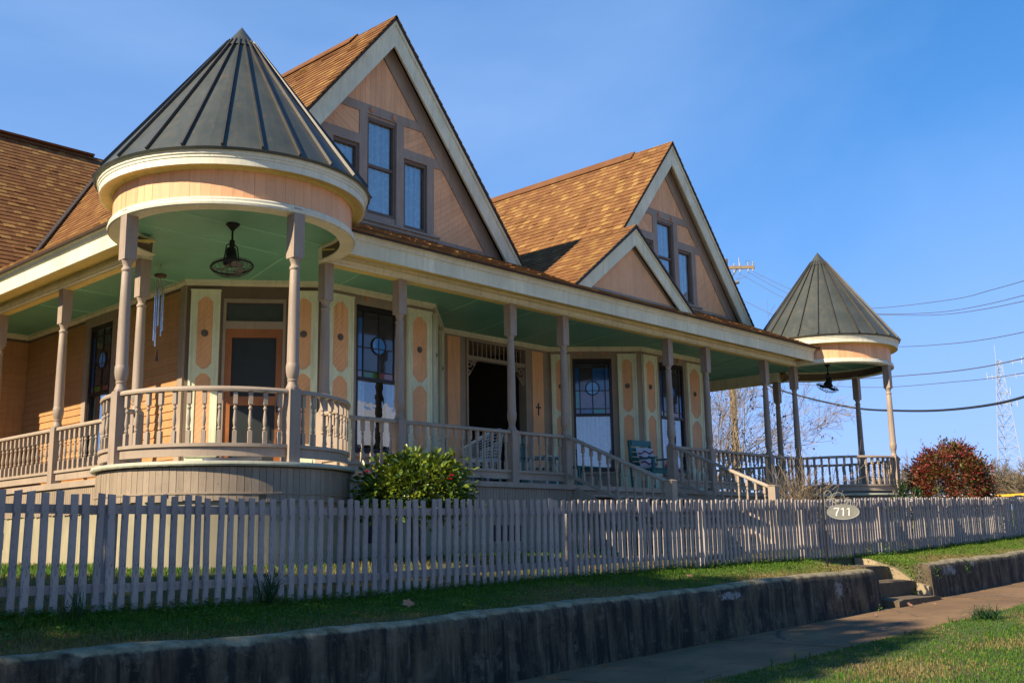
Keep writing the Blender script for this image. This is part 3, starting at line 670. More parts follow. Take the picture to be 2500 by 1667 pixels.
# ceilings (bead board) and their cover strips
def beadmat():
    m, n, l, b = newmat('bead_ceiling'); v = coords(n, l)
    wv = n.new('ShaderNodeTexWave'); wv.wave_type = 'BANDS'; wv.bands_direction = 'Y'; wv.inputs['Scale'].default_value = 7.8; wv.inputs['Distortion'].default_value = 0; l.new(v, wv.inputs[0])
    n1 = noise(n, l, v, 1.2, 4); c = mixc(n, l, ramp(n, l, n1, .3, .7), (.13, .36, .22), (.19, .45, .285))
    c = mixc(n, l, ramp(n, l, wv.outputs[1], .0, .10, (1, 1, 1), (0, 0, 0)), c, (.07, .22, .13)); l.new(c, b.inputs['Base Color']); b.inputs['Roughness'].default_value = .45
    bump(n, l, b, wv.outputs[1], .35, .006); MATS['bead_ceiling'] = m
beadmat()
mb = MB(); mb.box(.05, 16.01, .05, 2.95, CEIL, CEIL+.03); mb.box(.05, 1.55, 2.95, 8.45, CEIL+.002, CEIL+.03); mb.box(14.5, 16.01, 2.95, 8.45, CEIL+.002, CEIL+.03)
disc_slab(mb, (TX, TY), 1.37, CEIL-.004, CEIL+.04); disc_slab(mb, T2, 1.37, CEIL-.004, CEIL+.04); build_each(mb, 'porch_ceiling', 'bead_ceiling', house)
mb = MB()
for xx in (1.9, 3.2, 5.6, 6.9, 8.1, 9.4, 10.8, 12.2, 13.4): mb.bar((xx-.35, .15, CEIL-.004), (xx+.35, 2.9, CEIL-.004), .018, .012)
for c in ((TX, TY), T2):
    for dy in (-.02, .72): mb.bar((c[0]-1.32*math.sqrt(1-(dy/1.37)**2), c[1]+dy, CEIL-.008), (c[0]+1.32*math.sqrt(1-(dy/1.37)**2), c[1]+dy, CEIL-.008), .016, .010)
for xx in (14.0, 15.2): mb.bar((xx-.9, .1, CEIL-.004), (xx+.5, 2.7, CEIL-.004), .02, .012)
for yy in (3.0, 4.4, 5.8): mb.bar((.1, yy, CEIL-.002), (1.4, yy, CEIL-.002), .018, .012)
build_each(mb, 'ceiling_strip', 'ceiling_green', house)

# ------------------------------------------------------------------ eaves
def eave(p0, p1, inward, trim=(0, 0)):
    """straight porch eave from p0 to p1 along the post line; inward = unit vector to the house"""
    p0, p1, iv = Vector((*p0, 0)), Vector((*p1, 0)), Vector((*inward, 0)); d = (p1-p0).normalized()
    def sweep(prof, mat, nm, parent=house):
        inner = 'beam' in nm; q0, q1 = (p0+d*trim[0], p1-d*trim[1]) if inner else (p0, p1)
        mb = MB(); n = len(prof); a = [q0+iv*o+Vector((0, 0, z)) for o, z in prof]; b = [q1+iv*o+Vector((0, 0, z)) for o, z in prof]
        mb.add(a+b, [tuple(range(n)), tuple(range(2*n-1, n-1, -1))]+[(i, i+n, (i+1) % n+n, (i+1) % n) for i in range(n)]); return mb.build(nm, mat, parent)
    be = sweep([(.0, 2.73), (.15, 2.73), (.15, CEIL+.02), (.0, CEIL+.02)], 'cream', 'porch_beam')
    sweep([(-.022, 2.742), (.0, 2.735), (.0, 2.83), (-.012, 2.83), (-.03, 2.81), (-.03, 2.785), (-.018, 2.772), (-.018, 2.76)], 'trim_white', 'beam_moulding', be)
    sweep([(.012, 2.722), (.138, 2.722), (.138, 2.729), (.012, 2.729)], 'soffit', 'beam_underside', be)
    so_ = sweep([(-.392, 2.80), (-.002, 2.875), (-.002, 2.895), (-.392, 2.82)], 'soffit', 'soffit')
    fa = sweep([(-.42, 2.776), (-.39, 2.776), (-.39, 3.06), (-.42, 3.06)], 'cream', 'fascia')
    sweep([(-.421, 2.965), (-.436, 2.972), (-.443, 2.99), (-.458, 3.015), (-.48, 3.035), (-.485, 3.058), (-.421, 3.07)], 'cream_old', 'crown_moulding', fa)
eave((1.74, 0), (14.22, 0), (0, 1), (.06, -.05)); eave((0, 8.42), (0, 1.06), (1, 0), (0, .34)); eave((16.064, 1.06), (16.064, 8.42), (-1, 0), (.34, 0))


# ------------------------------------------------------------------ posts and railings
def post_mesh(top):
    mb = MB(); h = .07
    mb.box(-h, h, -h, h, 0, .775)
    mb.add([(-h, -h, .775), (h, -h, .775), (h, h, .775), (-h, h, .775), (-h+.012, -h+.012, .792), (h-.012, -h+.012, .792), (h-.012, h-.012, .792), (-h+.012, h-.012, .792)], [(4, 5, 6, 7), (0, 1, 5, 4), (1, 2, 6, 5), (2, 3, 7, 6), (3, 0, 4, 7)])
    mb.lathe([(.068, .785), (.070, .80), (.060, .825), (.052, .845), (.050, .868), (.056, .876), (.056, .888), (.050, .894), (.062, .925), (.071, .97), (.073, 1.01), (.072, 1.05), (.068, 1.058), (.065, 1.075), (.063, 1.4), (.059, 1.8), (.053, 2.09), (.050, 2.105), (.058, 2.115), (.061, 2.13), (.057, 2.145), (.047, 2.155), (.045, 2.175), (.052, 2.20), (.062, 2.222), (.066, 2.24)], (0, 0), 20)
    mb.box(-h, h, -h, h, 2.238, top); return mb.mesh('porch_post', 'taupe', 30)
PM, PMT = post_mesh(2.732), post_mesh(2.80)
fx = [1.871, 3.128, 5.358, 6.599, 9.533, 10.780, 12.970, 14.193]
for x in fx: obj('porch_post', PM, house, (x, .07, 0))
for y in (1.472, 3.696, 5.95, 8.25): obj('porch_post', PM, house, (.07, y, 0)); obj('porch_post', PM, house, (X0-.07, y, 0))
def tpos(c, a, r=1.361): return (c[0]+r*math.cos(R(a)), c[1]+r*math.sin(R(a)), 0)
for a in (182.3, 266.9):
    obj('porch_post', PMT, house, tpos((TX, TY), a)); obj('porch_post', PMT, house, tpos(T2, 180-a))
def baluster_mesh(h0, h1):
    mb = MB(); a = .0215; L = h1-h0
    mb.box(-a, a, -a, a, h0, h0+.24*L); mb.box(-a, a, -a, a, h1-.25*L, h1)
    z0 = h0+.24*L; l2 = .51*L
    mb.lathe([(.019, z0), (.012, z0+.03*l2), (.0205, z0+.07*l2), (.0205, z0+.11*l2), (.012, z0+.15*l2), (.019, z0+.28*l2), (.0215, z0+.40*l2), (.0155, z0+.62*l2), (.012, z0+.78*l2), (.0205, z0+.83*l2), (.0205, z0+.88*l2), (.012, z0+.93*l2), (.019, z0+l2)], (0, 0), 10)
    return mb.mesh('baluster', 'taupe_rail', 30)
BM = baluster_mesh(.19, .735)
RPROF = [(-.042, .735), (.042, .735), (.046, .755), (.034, .778), (.012, .786), (-.012, .786), (-.034, .778), (-.046, .755)]
def railing(p, q):
    p, q = Vector((*p[:2], 0)), Vector((*q[:2], 0)); d = q-p; L = d.length; d.normalize(); nn = Vector((d.y, -d.x, 0)); p = p+d*.07; q = q-d*.07
    mb = MB(); k = len(RPROF); mb.add([p+nn*o+Vector((0, 0, z)) for o, z in RPROF]+[q+nn*o+Vector((0, 0, z)) for o, z in RPROF], [(i, (i+1) % k, (i+1) % k+k, i+k)[::-1] for i in range(k)])
    mb.bar(p+Vector((0, 0, .172)), q+Vector((0, 0, .172)), .085, .036); mb.bar(p+Vector((0, 0, .105)), q+Vector((0, 0, .105)), .034, .098)
    r = mb.build('railing', 'taupe_rail', house, smooth=30)
    n = max(3, round((q-p).length/.152)); ang = math.atan2(d.y, d.x)
    for i in range(n): c = p+(q-p)*((i+.5)/n); obj('baluster', BM, r, (c.x, c.y, 0), ang)
def arc_railing(c, a0, a1, r=1.361):
    da = math.degrees(.07/r); s_ = 1 if a1 > a0 else -1; a0, a1 = a0+s_*da, a1-s_*da; n = max(4, int(abs(a1-a0)/4)); mb = MB()
    for prof in (RPROF, [(-.042, .154), (.042, .154), (.042, .19), (-.042, .19)], [(-.017, .056), (.017, .056), (.017, .152), (-.017, .152)]):
        k = len(prof); vs = [(c[0]+(r+o)*math.cos(R(a)), c[1]+(r+o)*math.sin(R(a)), z) for a in (a0+(a1-a0)*j/n for j in range(n+1)) for o, z in prof]
        mb.add(vs, [(j*k+i, j*k+(i+1) % k, (j+1)*k+(i+1) % k, (j+1)*k+i)[::-s_] for j in range(n) for i in range(k)])
    rl = mb.build('railing', 'taupe_rail', house, smooth=30); m = round(abs(R(a1-a0))*r/.152)
    for i in range(m): a = a0+(a1-a0)*(i+.5)/m; obj('baluster', BM, rl, (c[0]+r*math.cos(R(a)), c[1]+r*math.sin(R(a)), 0), R(a))
for a, b in ((0, 1), (1, 2), (2, 3), (4, 5), (5, 6), (6, 7)): railing((fx[a], .07), (fx[b], .07))
for a, b in ((1.472, 3.696), (3.696, 5.95), (5.95, 8.25)): railing((.07, a), (.07, b)); railing((X0-.07, a), (X0-.07, b))
for a, b in ((105, 182.3), (182.3, 266.9), (266.9, 362)):
    arc_railing((TX, TY), a, b); arc_railing(T2, 180-a, 180-b)
# stairs with sloping rails
sl_ = (.786+.03)/1.90
for xx in (6.599, 9.533):
    p, q = Vector((xx, -.0, .755)), Vector((xx, -1.86, .755-1.86*sl_)); mb = MB()
    d = (q-p).normalized(); u = Vector((1, 0, 0)).cross(d); u = u if u.z > 0 else -u
    k = len(RPROF); mb.add([p+Vector((o, 0, 0))+u*(z-.76) for o, z in RPROF]+[q+Vector((o, 0, 0))+u*(z-.76) for o, z in RPROF], [(i, (i+1) % k, (i+1) % k+k, i+k) for i in range(k)])
    mb.bar(p-Vector((0, 0, .60)), q-Vector((0, 0, .60)), .085, .04); r = mb.build('stair_rail', 'taupe_rail', house, smooth=30)
    B2 = baluster_mesh(.0, .60)
    for i in range(11): t = (i+.7)/11.4; c = p+(q-p)*t; obj('baluster', B2, r, (xx, c.y, c.z-.60))
    mb = MB(); mb.box(xx-.065, xx+.065, -1.97, -1.84, -1.15, -.03); mb.add([(xx-.075, -1.98, -.03), (xx+.075, -1.98, -.03), (xx+.075, -1.83, -.03), (xx-.075, -1.83, -.03), (xx-.03, -1.935, -.012), (xx+.03, -1.935, -.012), (xx+.03, -1.875, -.012), (xx-.03, -1.875, -.012)], [(3, 2, 1, 0), (4, 5, 6, 7), (0, 1, 5, 4), (1, 2, 6, 5), (2, 3, 7, 6), (3, 0, 4, 7)])
    mb.build('newel_post', 'taupe_rail', house)
mb = MB()
for xx in (6.62, 9.46): mb.prism([(xx, -.06, -.02), (xx, -1.95, -.95), (xx, -1.95, -1.15), (xx, -.06, -.24)], (.045, 0, 0))
build_each(mb, 'stair_stringer', 'taupe_rail', house)
for k in range(6):
    y1 = -.05-k*.31; z = -.16*(k+1); mb = MB(); mb.box(6.66, 9.47, y1-.335, y1-.0, z-.035, z); mb.build('stair_tread', 'taupe_rail', house)
    mb = MB(); mb.box(6.67, 9.46, y1-.02, y1-.001, z-.16, z-.036); mb.build('stair_riser', 'taupe_rail', house) if k % 2 else None
# ------------------------------------------------------------------ turrets: ring beam, drum, eave, metal cone
def turret(c, flip):
    a_ = lambda a: (180-a) if flip else a
    ra, rb_ = (-181, 72) if flip else (108, 361)      # the ring is open towards the porch
    mb = MB(); mb.lathe([(1.25, 2.752), (1.25, 2.735), (1.42, 2.735), (1.42, 2.752), (1.25, 2.752)], c, 56, ra, rb_); ring = mb.build('ring_beam', 'cream', house, smooth=30)
    mb = MB(); mb.lathe([(1.425, 2.74), (1.437, 2.745), (1.442, 2.77), (1.430, 2.79), (1.432, 2.812), (1.418, 2.83), (1.40, 2.832)], c, 56, ra, rb_); mb.build('ring_moulding', 'cream_old', ring, smooth=35)
    mb = MB(); mb.lathe([(1.31, 2.752), (1.30, 2.90), (1.285, CEIL)], c, 56, ra, rb_); mb.f = [f[::-1] for f in mb.f]; mb.build('ring_inner_face', 'brown_trim', ring, smooth=30)
    mb = MB(); mb.lathe([(1.32, 2.905), (1.262, 2.91), (1.27, CEIL-.006), (1.33, CEIL-.006)], c, 56, ra, rb_); mb.build('ring_cornice', 'cream', ring, smooth=30)
    mb = MB(); mb.lathe([(1.375, 2.80), (1.375, 3.22)], c, 56, ra, rb_); drum = mb.build('drum', 'peach_old', house, smooth=30)
    k, n = 0, 76
    for k in range(n):
        a0, a1 = 2*math.pi*k/n, 2*math.pi*(k+.975+rng.uniform(-.012, .018))/n; mb = MB(); P_ = lambda r, a, z: (c[0]+r*math.cos(a), c[1]+r*math.sin(a), z); r1 = 1.388+rng.uniform(-.0015, .0025)
        am = math.degrees((a0+a1)/2)
        if not (ra <= am <= rb_ or ra <= am-360 <= rb_ or ra <= am+360 <= rb_): continue
        mb.hexa([P_(r1, a0, 2.826), P_(r1, a1, 2.826), P_(1.372, a1, 2.826), P_(1.372, a0, 2.826), P_(r1, a0, 3.165), P_(r1, a1, 3.165), P_(1.372, a1, 3.165), P_(1.372, a0, 3.165)]); mb.build('drum_board', 'peach_old', drum)
    mb = MB(); mb.lathe([(1.38, 3.148), (1.40, 3.142), (1.42, 3.16), (1.44, 3.165), (1.53, 3.152)], c, 72); mb.f = mb.f[:-2]; mb.build('turret_soffit', 'soffit', house, smooth=35)
    mb = MB(); mb.lathe([(1.525, 3.152), (1.548, 3.15), (1.55, 3.225), (1.558, 3.228), (1.56, 3.25), (1.572, 3.262), (1.575, 3.29), (1.592, 3.305), (1.594, 3.322), (1.50, 3.34)], c, 72); mb.f = mb.f[:-2]; mb.build('turret_fascia', 'cream_old', house, smooth=35)
    cone = MB(); cone.lathe([(1.58, 3.322), (.0, 5.45)], c, 48); cone.f = cone.f[:-1]; co_ = cone.build('turret_roof', 'under_shingle', house, label='dark grey standing seam metal cone roof')
    n = 24; ap = 5.486; rb, zb = 1.615, 3.325; sl = (ap-zb)/rb; P_ = lambda r, a, up=0: (c[0]+r*math.cos(a), c[1]+r*math.sin(a), zb+(rb-r)*sl+up)
    for k in range(n):
        a0, a1 = 2*math.pi*(k+.5)/n, 2*math.pi*(k+1.5)/n; mb = MB(); rt_ = .16
        m = 3; lo = [P_(rb, a0+(a1-a0)*j/m) for j in range(m+1)]; hi = [P_(rt_, a0+(a1-a0)*j/m) for j in range(m+1)]
        sag = rng.uniform(-.004, .006); md = [P_((rb+rt_)/2, a0+(a1-a0)*j/m, sag if 0 < j < m else 0) for j in range(m+1)]
        lip = [(q[0]+(c[0]-q[0])*.012, q[1]+(c[1]-q[1])*.012, q[2]-.03) for q in lo]
        mb.add(lip+lo+md+hi, [(r_*(m+1)+j, r_*(m+1)+j+1, (r_+1)*(m+1)+j+1, (r_+1)*(m+1)+j) for r_ in range(3) for j in range(m)]); mb.build('metal_panel', 'metal_roof', co_)
        mb = MB(); t0, t1 = Vector(P_(rb-.005, a0)), Vector(P_(.16, a0)); rad = Vector((math.cos(a0), math.sin(a0), 0)); nrm = Vector((rad.x*sl, rad.y*sl, 1)).normalized()
        tg = Vector((-rad.y, rad.x, 0)); ww, hh = .011, .034
        mb.hexa([t0-tg*ww, t0+tg*ww, t1+tg*ww*.6, t1-tg*ww*.6, t0-tg*ww+nrm*hh, t0+tg*ww+nrm*hh, t1+tg*ww*.6+nrm*hh, t1-tg*ww*.6+nrm*hh]); mb.build('seam', 'seam_metal', co_)
    mb = MB(); mb.lathe([(.245, 5.185), (.235, 5.20), (.0, 5.52)], c, 28, cap=False); mb.build('cone_cap', 'metal_roof', co_, smooth=30)
turret((TX, TY), False); turret(T2, True)

# ------------------------------------------------------------------ shingled roofs
SH = []                                    # candidates for single shingles: (score, roof, verts, faces, tint)
EXPO = .142
def slope(name, o, ud, vd, poly, label=None, big=1.0, under=True):
    """a convex roof plane: o origin, ud along the eave, vd up the slope; poly in (u, v)"""
    o, ud, vd = Vector(o), Vector(ud).normalized(), Vector(vd).normalized(); nn = ud.cross(vd)
    if nn.z < 0: nn = -nn
    poly = ccw(poly); P3 = lambda u, v, h=0: o+ud*u+vd*v+nn*h
    mb = MB(); mb.prism([P3(u, v, -.012) for u, v in poly], nn*-.032); roof = mb.build(name, 'under_shingle', house, **({'label': label} if label else {}))
    us = [p[0] for p in poly]; vs = [p[1] for p in poly]; v0 = min(vs); row = 0
    while v0+row*EXPO < max(vs):
        v = v0+row*EXPO; u = min(us)-rng.uniform(0, .3); prev = .4
        while u < max(us):
            wd = rng.choice((.12, .14, .16, .19, .21)); t = rng.random()
            brt = t < .22 and prev < .78; tint = .78+.2*rng.random() if brt else min(.74, .12+.60*rng.random()); prev = tint
            q = clip([(u+.001, v-.004+rng.uniform(-.003, .003)), (u+wd-.001, v-.004+rng.uniform(-.003, .003)), (u+wd-.001, v+EXPO+.02), (u+.001, v+EXPO+.02)], poly)
            u += wd
            if len(q) < 3 or abs(parea(q)) < 4e-4: continue
            th = (.017 if tint < .78 else .020)+(rng.uniform(.004, .012) if rng.random() < .06 else rng.uniform(-.002, .002))
            top = [P3(a, b, th-(th-.001)*max(0, (b-v)/(EXPO+.02))) for a, b in q]; k = len(q)
            bot = [P3(a, b, -.014) for a, b in q]
            cx = sum(top, Vector())/k; px, py, dz = toward(cx); fac = abs((CAM-cx).normalized().dot(nn))*(1 if (CAM-cx).dot(nn) > 0 else -1)
            on = -20 < px < 2520 and -20 < py < 1690 and fac > 0
            SH.append((big*fac*wd*EXPO/dz**2 if on else -1, roof, top+bot, [tuple(range(k))]+[(i+k, (i+1) % k+k, (i+1) % k, i) for i in range(k)], tint))
        row += 1
    return roof
GR, GS, GW, GY = 7.559, 1.231, 2.971, 1.335   # gable ridge height, pitch, half width, front edge
PS = .43                                    # porch roof pitch
for gc, vis in ((4.134, (1.0, .1)), (11.931, (1.15, .1))):
    lenv = math.hypot(GW+.5, (GW+.5)*GS)
    for s_, bg_ in ((-1, vis[0]), (1, vis[1])):
        lw = GW if True else 0; L = math.hypot(lw, lw*GS)
        slope('roof', (gc+s_*lw, GY, GR-lw*GS), (0, 1, 0), (-s_, 0, GS), [(0, 0), (10.6, 0), (10.6, L), (0, L)], big=bg_)
    mb = MB()                              # ridge vent
    for s_ in (-1, 1): mb.hexa([(gc, 2.35, GR+.035), (gc+s_*.17, 2.35, GR+.035-.17*GS+.02), (gc+s_*.17, 11.5, GR+.035-.17*GS+.02), (gc, 11.5, GR+.035), (gc, 2.35, GR+.06), (gc+s_*.175, 2.35, GR+.052-.17*GS+.02), (gc+s_*.175, 11.5, GR+.052-.17*GS+.02), (gc, 11.5, GR+.052)])
    mb.build('ridge_vent', 'shingle', house)
    mb = MB(); mb.cur = .3
    y = GY+.0
    while y < 11.5:
        e_ = .165; ty = .62 if y < 2.35 else .62
        up_ = .018 if y < 2.33 else .056
        for s_ in (-1, 1): mb.cur = rng.uniform(.05, .6); mb.add([(gc, y, GR+up_), (gc+s_*.16, y, GR+up_-.16*GS), (gc+s_*.16, y+e_, GR+up_-.16*GS-.006), (gc, y+e_, GR+up_-.006)], [(0, 1, 2, 3) if s_ < 0 else (3, 2, 1, 0)])
        y += e_
    mb.build('ridge_cap', 'shingle', house)
# porch roofs
KS = math.sqrt(1+PS*PS)
EO = .54; EZ = 3.070          # eave edge of the porch roofs
slope('porch_roof', (0, -EO, EZ), (1, 0, 0), (0, 1, PS), [(1.05, 0), (14.45, 0), (14.45, 2.05*KS), (12.95, 3.55*KS), (3.0, 3.55*KS), (1.05, 1.6*KS)], big=.5)
slope('porch_roof', (-EO, 8.45, EZ), (0, -1, 0), (1, 0, PS), [(0, 0), (8.2, 0), (8.2, .8*KS), (6.6, 2.4*KS), (0, 2.4*KS)], big=.6)
slope('porch_roof', (X0+EO, .45, EZ), (0, 1, 0), (-1, 0, PS), [(0, 0), (8.0, 0), (8.0, 2.4*KS), (1.45, 2.4*KS), (0, .9*KS)], big=.1)
# small gable over the stairs
SGx, SGz, SGw, SGs, SGy = 8.032, 4.455, 1.698, .777, -.445
for s_, bg_ in ((-1, 1.0), (1, .1)):
    L = math.hypot(SGw, SGw*SGs); slope('small_roof', (SGx+s_*SGw, SGy, SGz-SGw*SGs), (0, 1, 0), (-s_, 0, SGs), [(0, 0), (6.5, 0), (6.5, L), (0, L)], big=bg_)
mb = MB(); y = SGy
while y < 6:
    mb.cur = rng.uniform(.05, .6)
    for s_ in (-1, 1): mb.add([(SGx, y, SGz+.02), (SGx+s_*.15, y, SGz+.02-.15*SGs), (SGx+s_*.15, y+.17, SGz+.012-.15*SGs), (SGx, y+.17, SGz+.012)], [(0, 1, 2, 3) if s_ < 0 else (3, 2, 1, 0)])
    y += .165
mb.build('ridge_cap', 'shingle', house)
# long main roof behind, its ridge parallel to the street
Lm = math.hypot(3.75, 3.75*1.09)
slope('main_roof', (-6, 8.28, 3.94), (1, 0, 0), (0, 1, 1.09), [(0, 0), (18.0, 0), (18.0, Lm), (0, Lm)], big=1.1)
mb = MB(); mb.hexa([(-6, 12.03, 3.9), (12.0, 12.03, 3.9), (12.0, 15.8, 3.9), (-6, 15.8, 3.9), (-6, 12.03, 8.02), (12.0, 12.03, 8.02), (12.0, 12.1, 8.02), (-6, 12.1, 8.02)]); mb.build('rear_roof', 'under_shingle', house)
mb = MB(); mb.box(-6, 4.05, 11.86, 12.2, 8.02, 8.06); mb.build('ridge_vent', 'shingle', house)
mb = MB(); x = -6
while x < 4.05: mb.cur = rng.uniform(.1, .6); mb.add([(x, 11.87, 7.93), (x+.17, 11.87, 7.925), (x+.17, 12.03, 8.095), (x, 12.03, 8.10)], [(0, 1, 2, 3)]); x += .168
mb.build('ridge_cap', 'shingle', house)
mb = MB(); a, b = Vector((1.16, 8.28, 3.95)), Vector((4.0, 11.5, 7.42)); mb.bar(a+Vector((-.02, -.02, .05)), b+Vector((-.02, -.02, .05)), .075, .035, (-.7, -.5, .5)); mb.build('valley_flashing', 'flashing', house)
mb = MB(); mb.box(-6, 1.2, 8.22, 8.26, 3.80, 3.97); mb.box(-6, 1.2, 8.26, 8.44, 3.80, 3.82); mb.build('fascia', 'cream', house)

# the 300 shingles that show largest stand alone, the rest are one part for each roof
order = sorted(range(len(SH)), key=lambda i: -SH[i][0]); single = set(order[:290]); rest = {}
for i, (sc, rf, vs, fs, tn) in enumerate(SH):
    if i in single:
        mb = MB(); mb.cur = tn; mb.add(vs, fs); mb.build('shingle', 'shingle', rf)
    else:
        m_ = rest.setdefault(rf.name, (rf, MB()))[1]; m_.cur = tn; m_.add(vs, fs)
for rf, m_ in rest.values(): m_.build('shingles', 'shingle', rf, kind='stuff')

# ------------------------------------------------------------------ gable fronts
def gable(gc, name_label):
    wc = gc-.09; yw = 1.60; fr = Fr((wc-4, yw), (wc+4, yw)); U = lambda x: x+4
    mb = MB()                              # wall slab with three window holes, as strips
    hw = lambda z: (7.40-z)/1.231
    def strip(x0, x1, z0, z1, poly=None): fr.prism(mb, [(U(x0), z0), (U(x1), z0), (U(x1), z1), (U(x0), z1)], -.12, 0)
    fr.prism(mb, [(U(-hw(5.80)), 5.80), (U(hw(5.80)), 5.80), (U(0), 7.40)], -.12, 0)
    ops = [(-.965, -.46, 4.12, 5.29), (-.295, .295, 4.21, 5.80), (.46, .965, 4.12, 5.29)]
    for x0, x1, z0, z1 in ((-.46, -.295, 3.7, 5.8), (.295, .46, 3.7, 5.8), (-.965, -.46, 3.7, 4.12), (.46, .965, 3.7, 4.12), (-.295, .295, 3.7, 4.21), (-.965, -.46, 5.29, 5.8), (.46, .965, 5.29, 5.8)): strip(x0, x1, z0, z1)
    for s_ in (-1, 1): fr.prism(mb, [(U(s_*.965), 3.7), (U(s_*hw(3.7)), 3.7), (U(s_*hw(5.8)), 5.8), (U(s_*.965), 5.8)], -.12, 0)
    gw = mb.build('gable_wall', 'taupe', house, label=name_label)
    # applied stick-work
    E_ = lambda z: (6.915-z)/1.245
    mb = MB(); o1 = .028
    fr.prism(mb, [(U(-E_(5.84)-.02), 5.84), (U(E_(5.84)+.02), 5.84), (U(E_(5.99)+.02), 5.99), (U(-E_(5.99)-.02), 5.99)], 0, o1)
    for a, b in ((-1.115, -.965), (-.455, -.30), (.30, .455), (.965, 1.115)):
        top = 5.84 if abs(a+b) < 1.5 else 5.29
        fr.box(mb, U(a), U(b), 4.09, top, 0, o1-.002)
    for s_ in (-1, 1):
        fr.prism(mb, [(U(s_*.455), 5.29), (U(s_*(E_(5.29)+.02)), 5.29), (U(s_*(E_(5.45)+.02)), 5.45), (U(s_*.455), 5.45)], 0, o1-.001)
        fr.prism(mb, [(U(s_*E_(4.0)), 4.0), (U(s_*(E_(4.0)+.36)), 4.0), (U(0), 7.36), (U(0), 6.915)], 0, o1+.003)
    fr.box(mb, U(-2.62), U(2.62), 3.86, 4.058, 0, o1-.003)
    mb.build('trim_boards', 'taupe', gw)
    mb = MB(); fr.box(mb, U(-1.2), U(1.2), 4.055, 4.09, 0, .095); fr.box(mb, U(-1.17), U(1.17), 4.0, 4.055, 0, .065); fr.box(mb, U(-1.14), U(1.14), 3.94, 4.0, 0, .045); mb.build('window_sill', 'taupe', gw)
    def panel(poly, ang, wd):
        for bd in boards(poly, ang, wd, .003, rng.uniform(0, wd)):
            m = MB(); fr.prism(m, [(U(a), b) for a, b in bd], 0, .010+rng.uniform(-.001, .002)); m.build('board', 'peach', gw)
    panel([(-E_(5.99), 5.99), (E_(5.99), 5.99), (0, 6.90)], 90, .105)
    for s_ in (-1, 1):
        panel([(s_*.455, 5.45), (s_*E_(5.45), 5.45), (s_*E_(5.84), 5.84), (s_*.455, 5.84)], 30*s_+ (0 if s_ > 0 else 0), .085)
        panel([(s_*1.115, 4.055), (s_*E_(4.055), 4.055), (s_*E_(5.29), 5.29), (s_*1.115, 5.29)], 33*s_, .085)
    for (x0, x1, z0, z1) in ops:
        m = MB(); t = .045
        for a, b, q0, q1 in ((x0, x0+t, z0, z1), (x1-t, x1, z0, z1), (x0+t, x1-t, z1-.055, z1), (x0+t, x1-t, z0, z0+.055)): fr.box(m, U(a), U(b), q0, q1, -.09, -.004)
        if z1 > 5.5: fr.box(m, U(x0+t), U(x1-t), 4.985, 5.03, -.08, -.02)
        wn_ = m.build('window', 'brown_trim', gw)
        for q0, q1 in (((z0+.055, 4.985), (5.03, z1-.055)) if z1 > 5.5 else ((z0+.055, z1-.055),)):
            m = MB(); m.add([fr.p(U(x0+t), -.055, q0), fr.p(U(x1-t), -.055, q0), fr.p(U(x1-t), -.055, q1), fr.p(U(x0+t), -.055, q1)], [(0, 1, 2, 3)]); m.build('pane', 'pane_reflect_tint', wn_)
        curtain(fr, U(x0), U(x1), z0, z1, 'lace', wn_, -.085, 5, .012)
        m = MB(); fr.box(m, U(x0-.05), U(x1+.05), z0-.05, z1+.05, -.32, -.30); m.build('dark_backing', 'interior', wn_)  # near-black sheet, the unlit room's shade put into its colour
    for x in (-.225, .245): disc(fr, U(x), 5.913, gw, .05, o1)
    # bargeboards, their drip edge, soffit
    for s_ in (-1, 1):
        lo, w_out = GW, .49
        m = MB(); m.prism([(gc, 1.375, GR-.02), (gc+s_*lo, 1.375, GR-.02-lo*GS), (gc+s_*(lo-.39), 1.375, GR-.02-lo*GS), (gc, 1.375, GR-.02-w_out)], (0, .035, 0)); f = m.build('bargeboard', 'cream', house)
        m = MB(); m.prism([(gc, 1.352, GR-.02), (gc+s_*lo, 1.352, GR-.02-lo*GS), (gc+s_*(lo-.10), 1.352, GR-.02-lo*GS), (gc, 1.352, GR-.02-.125)], (0, .0215, 0)); m.build('rake_moulding', 'cream', f)
        m = MB(); m.prism([(gc, 1.338, GR+.002), (gc+s_*(lo+.01), 1.338, GR+.002-(lo+.01)*GS), (gc+s_*(lo-.02), 1.338, GR+.002-(lo+.01)*GS), (gc, 1.338, GR-.032)], (0, .012, 0)); m.build('drip_edge', 'drip_edge', f)
        m = MB(); m.prism([(gc, 1.41, GR-.12), (gc+s_*lo, 1.41, GR-.12-lo*GS), (gc+s_*(lo-.05), 1.41, GR-.12-lo*GS), (gc, 1.41, GR-.19)], (0, .20, 0)); m.build('soffit', 'cream', f)
gable(4.134, 'left gable front with stick-work and three windows'); gable(11.931, 'right gable front with stick-work and three windows')
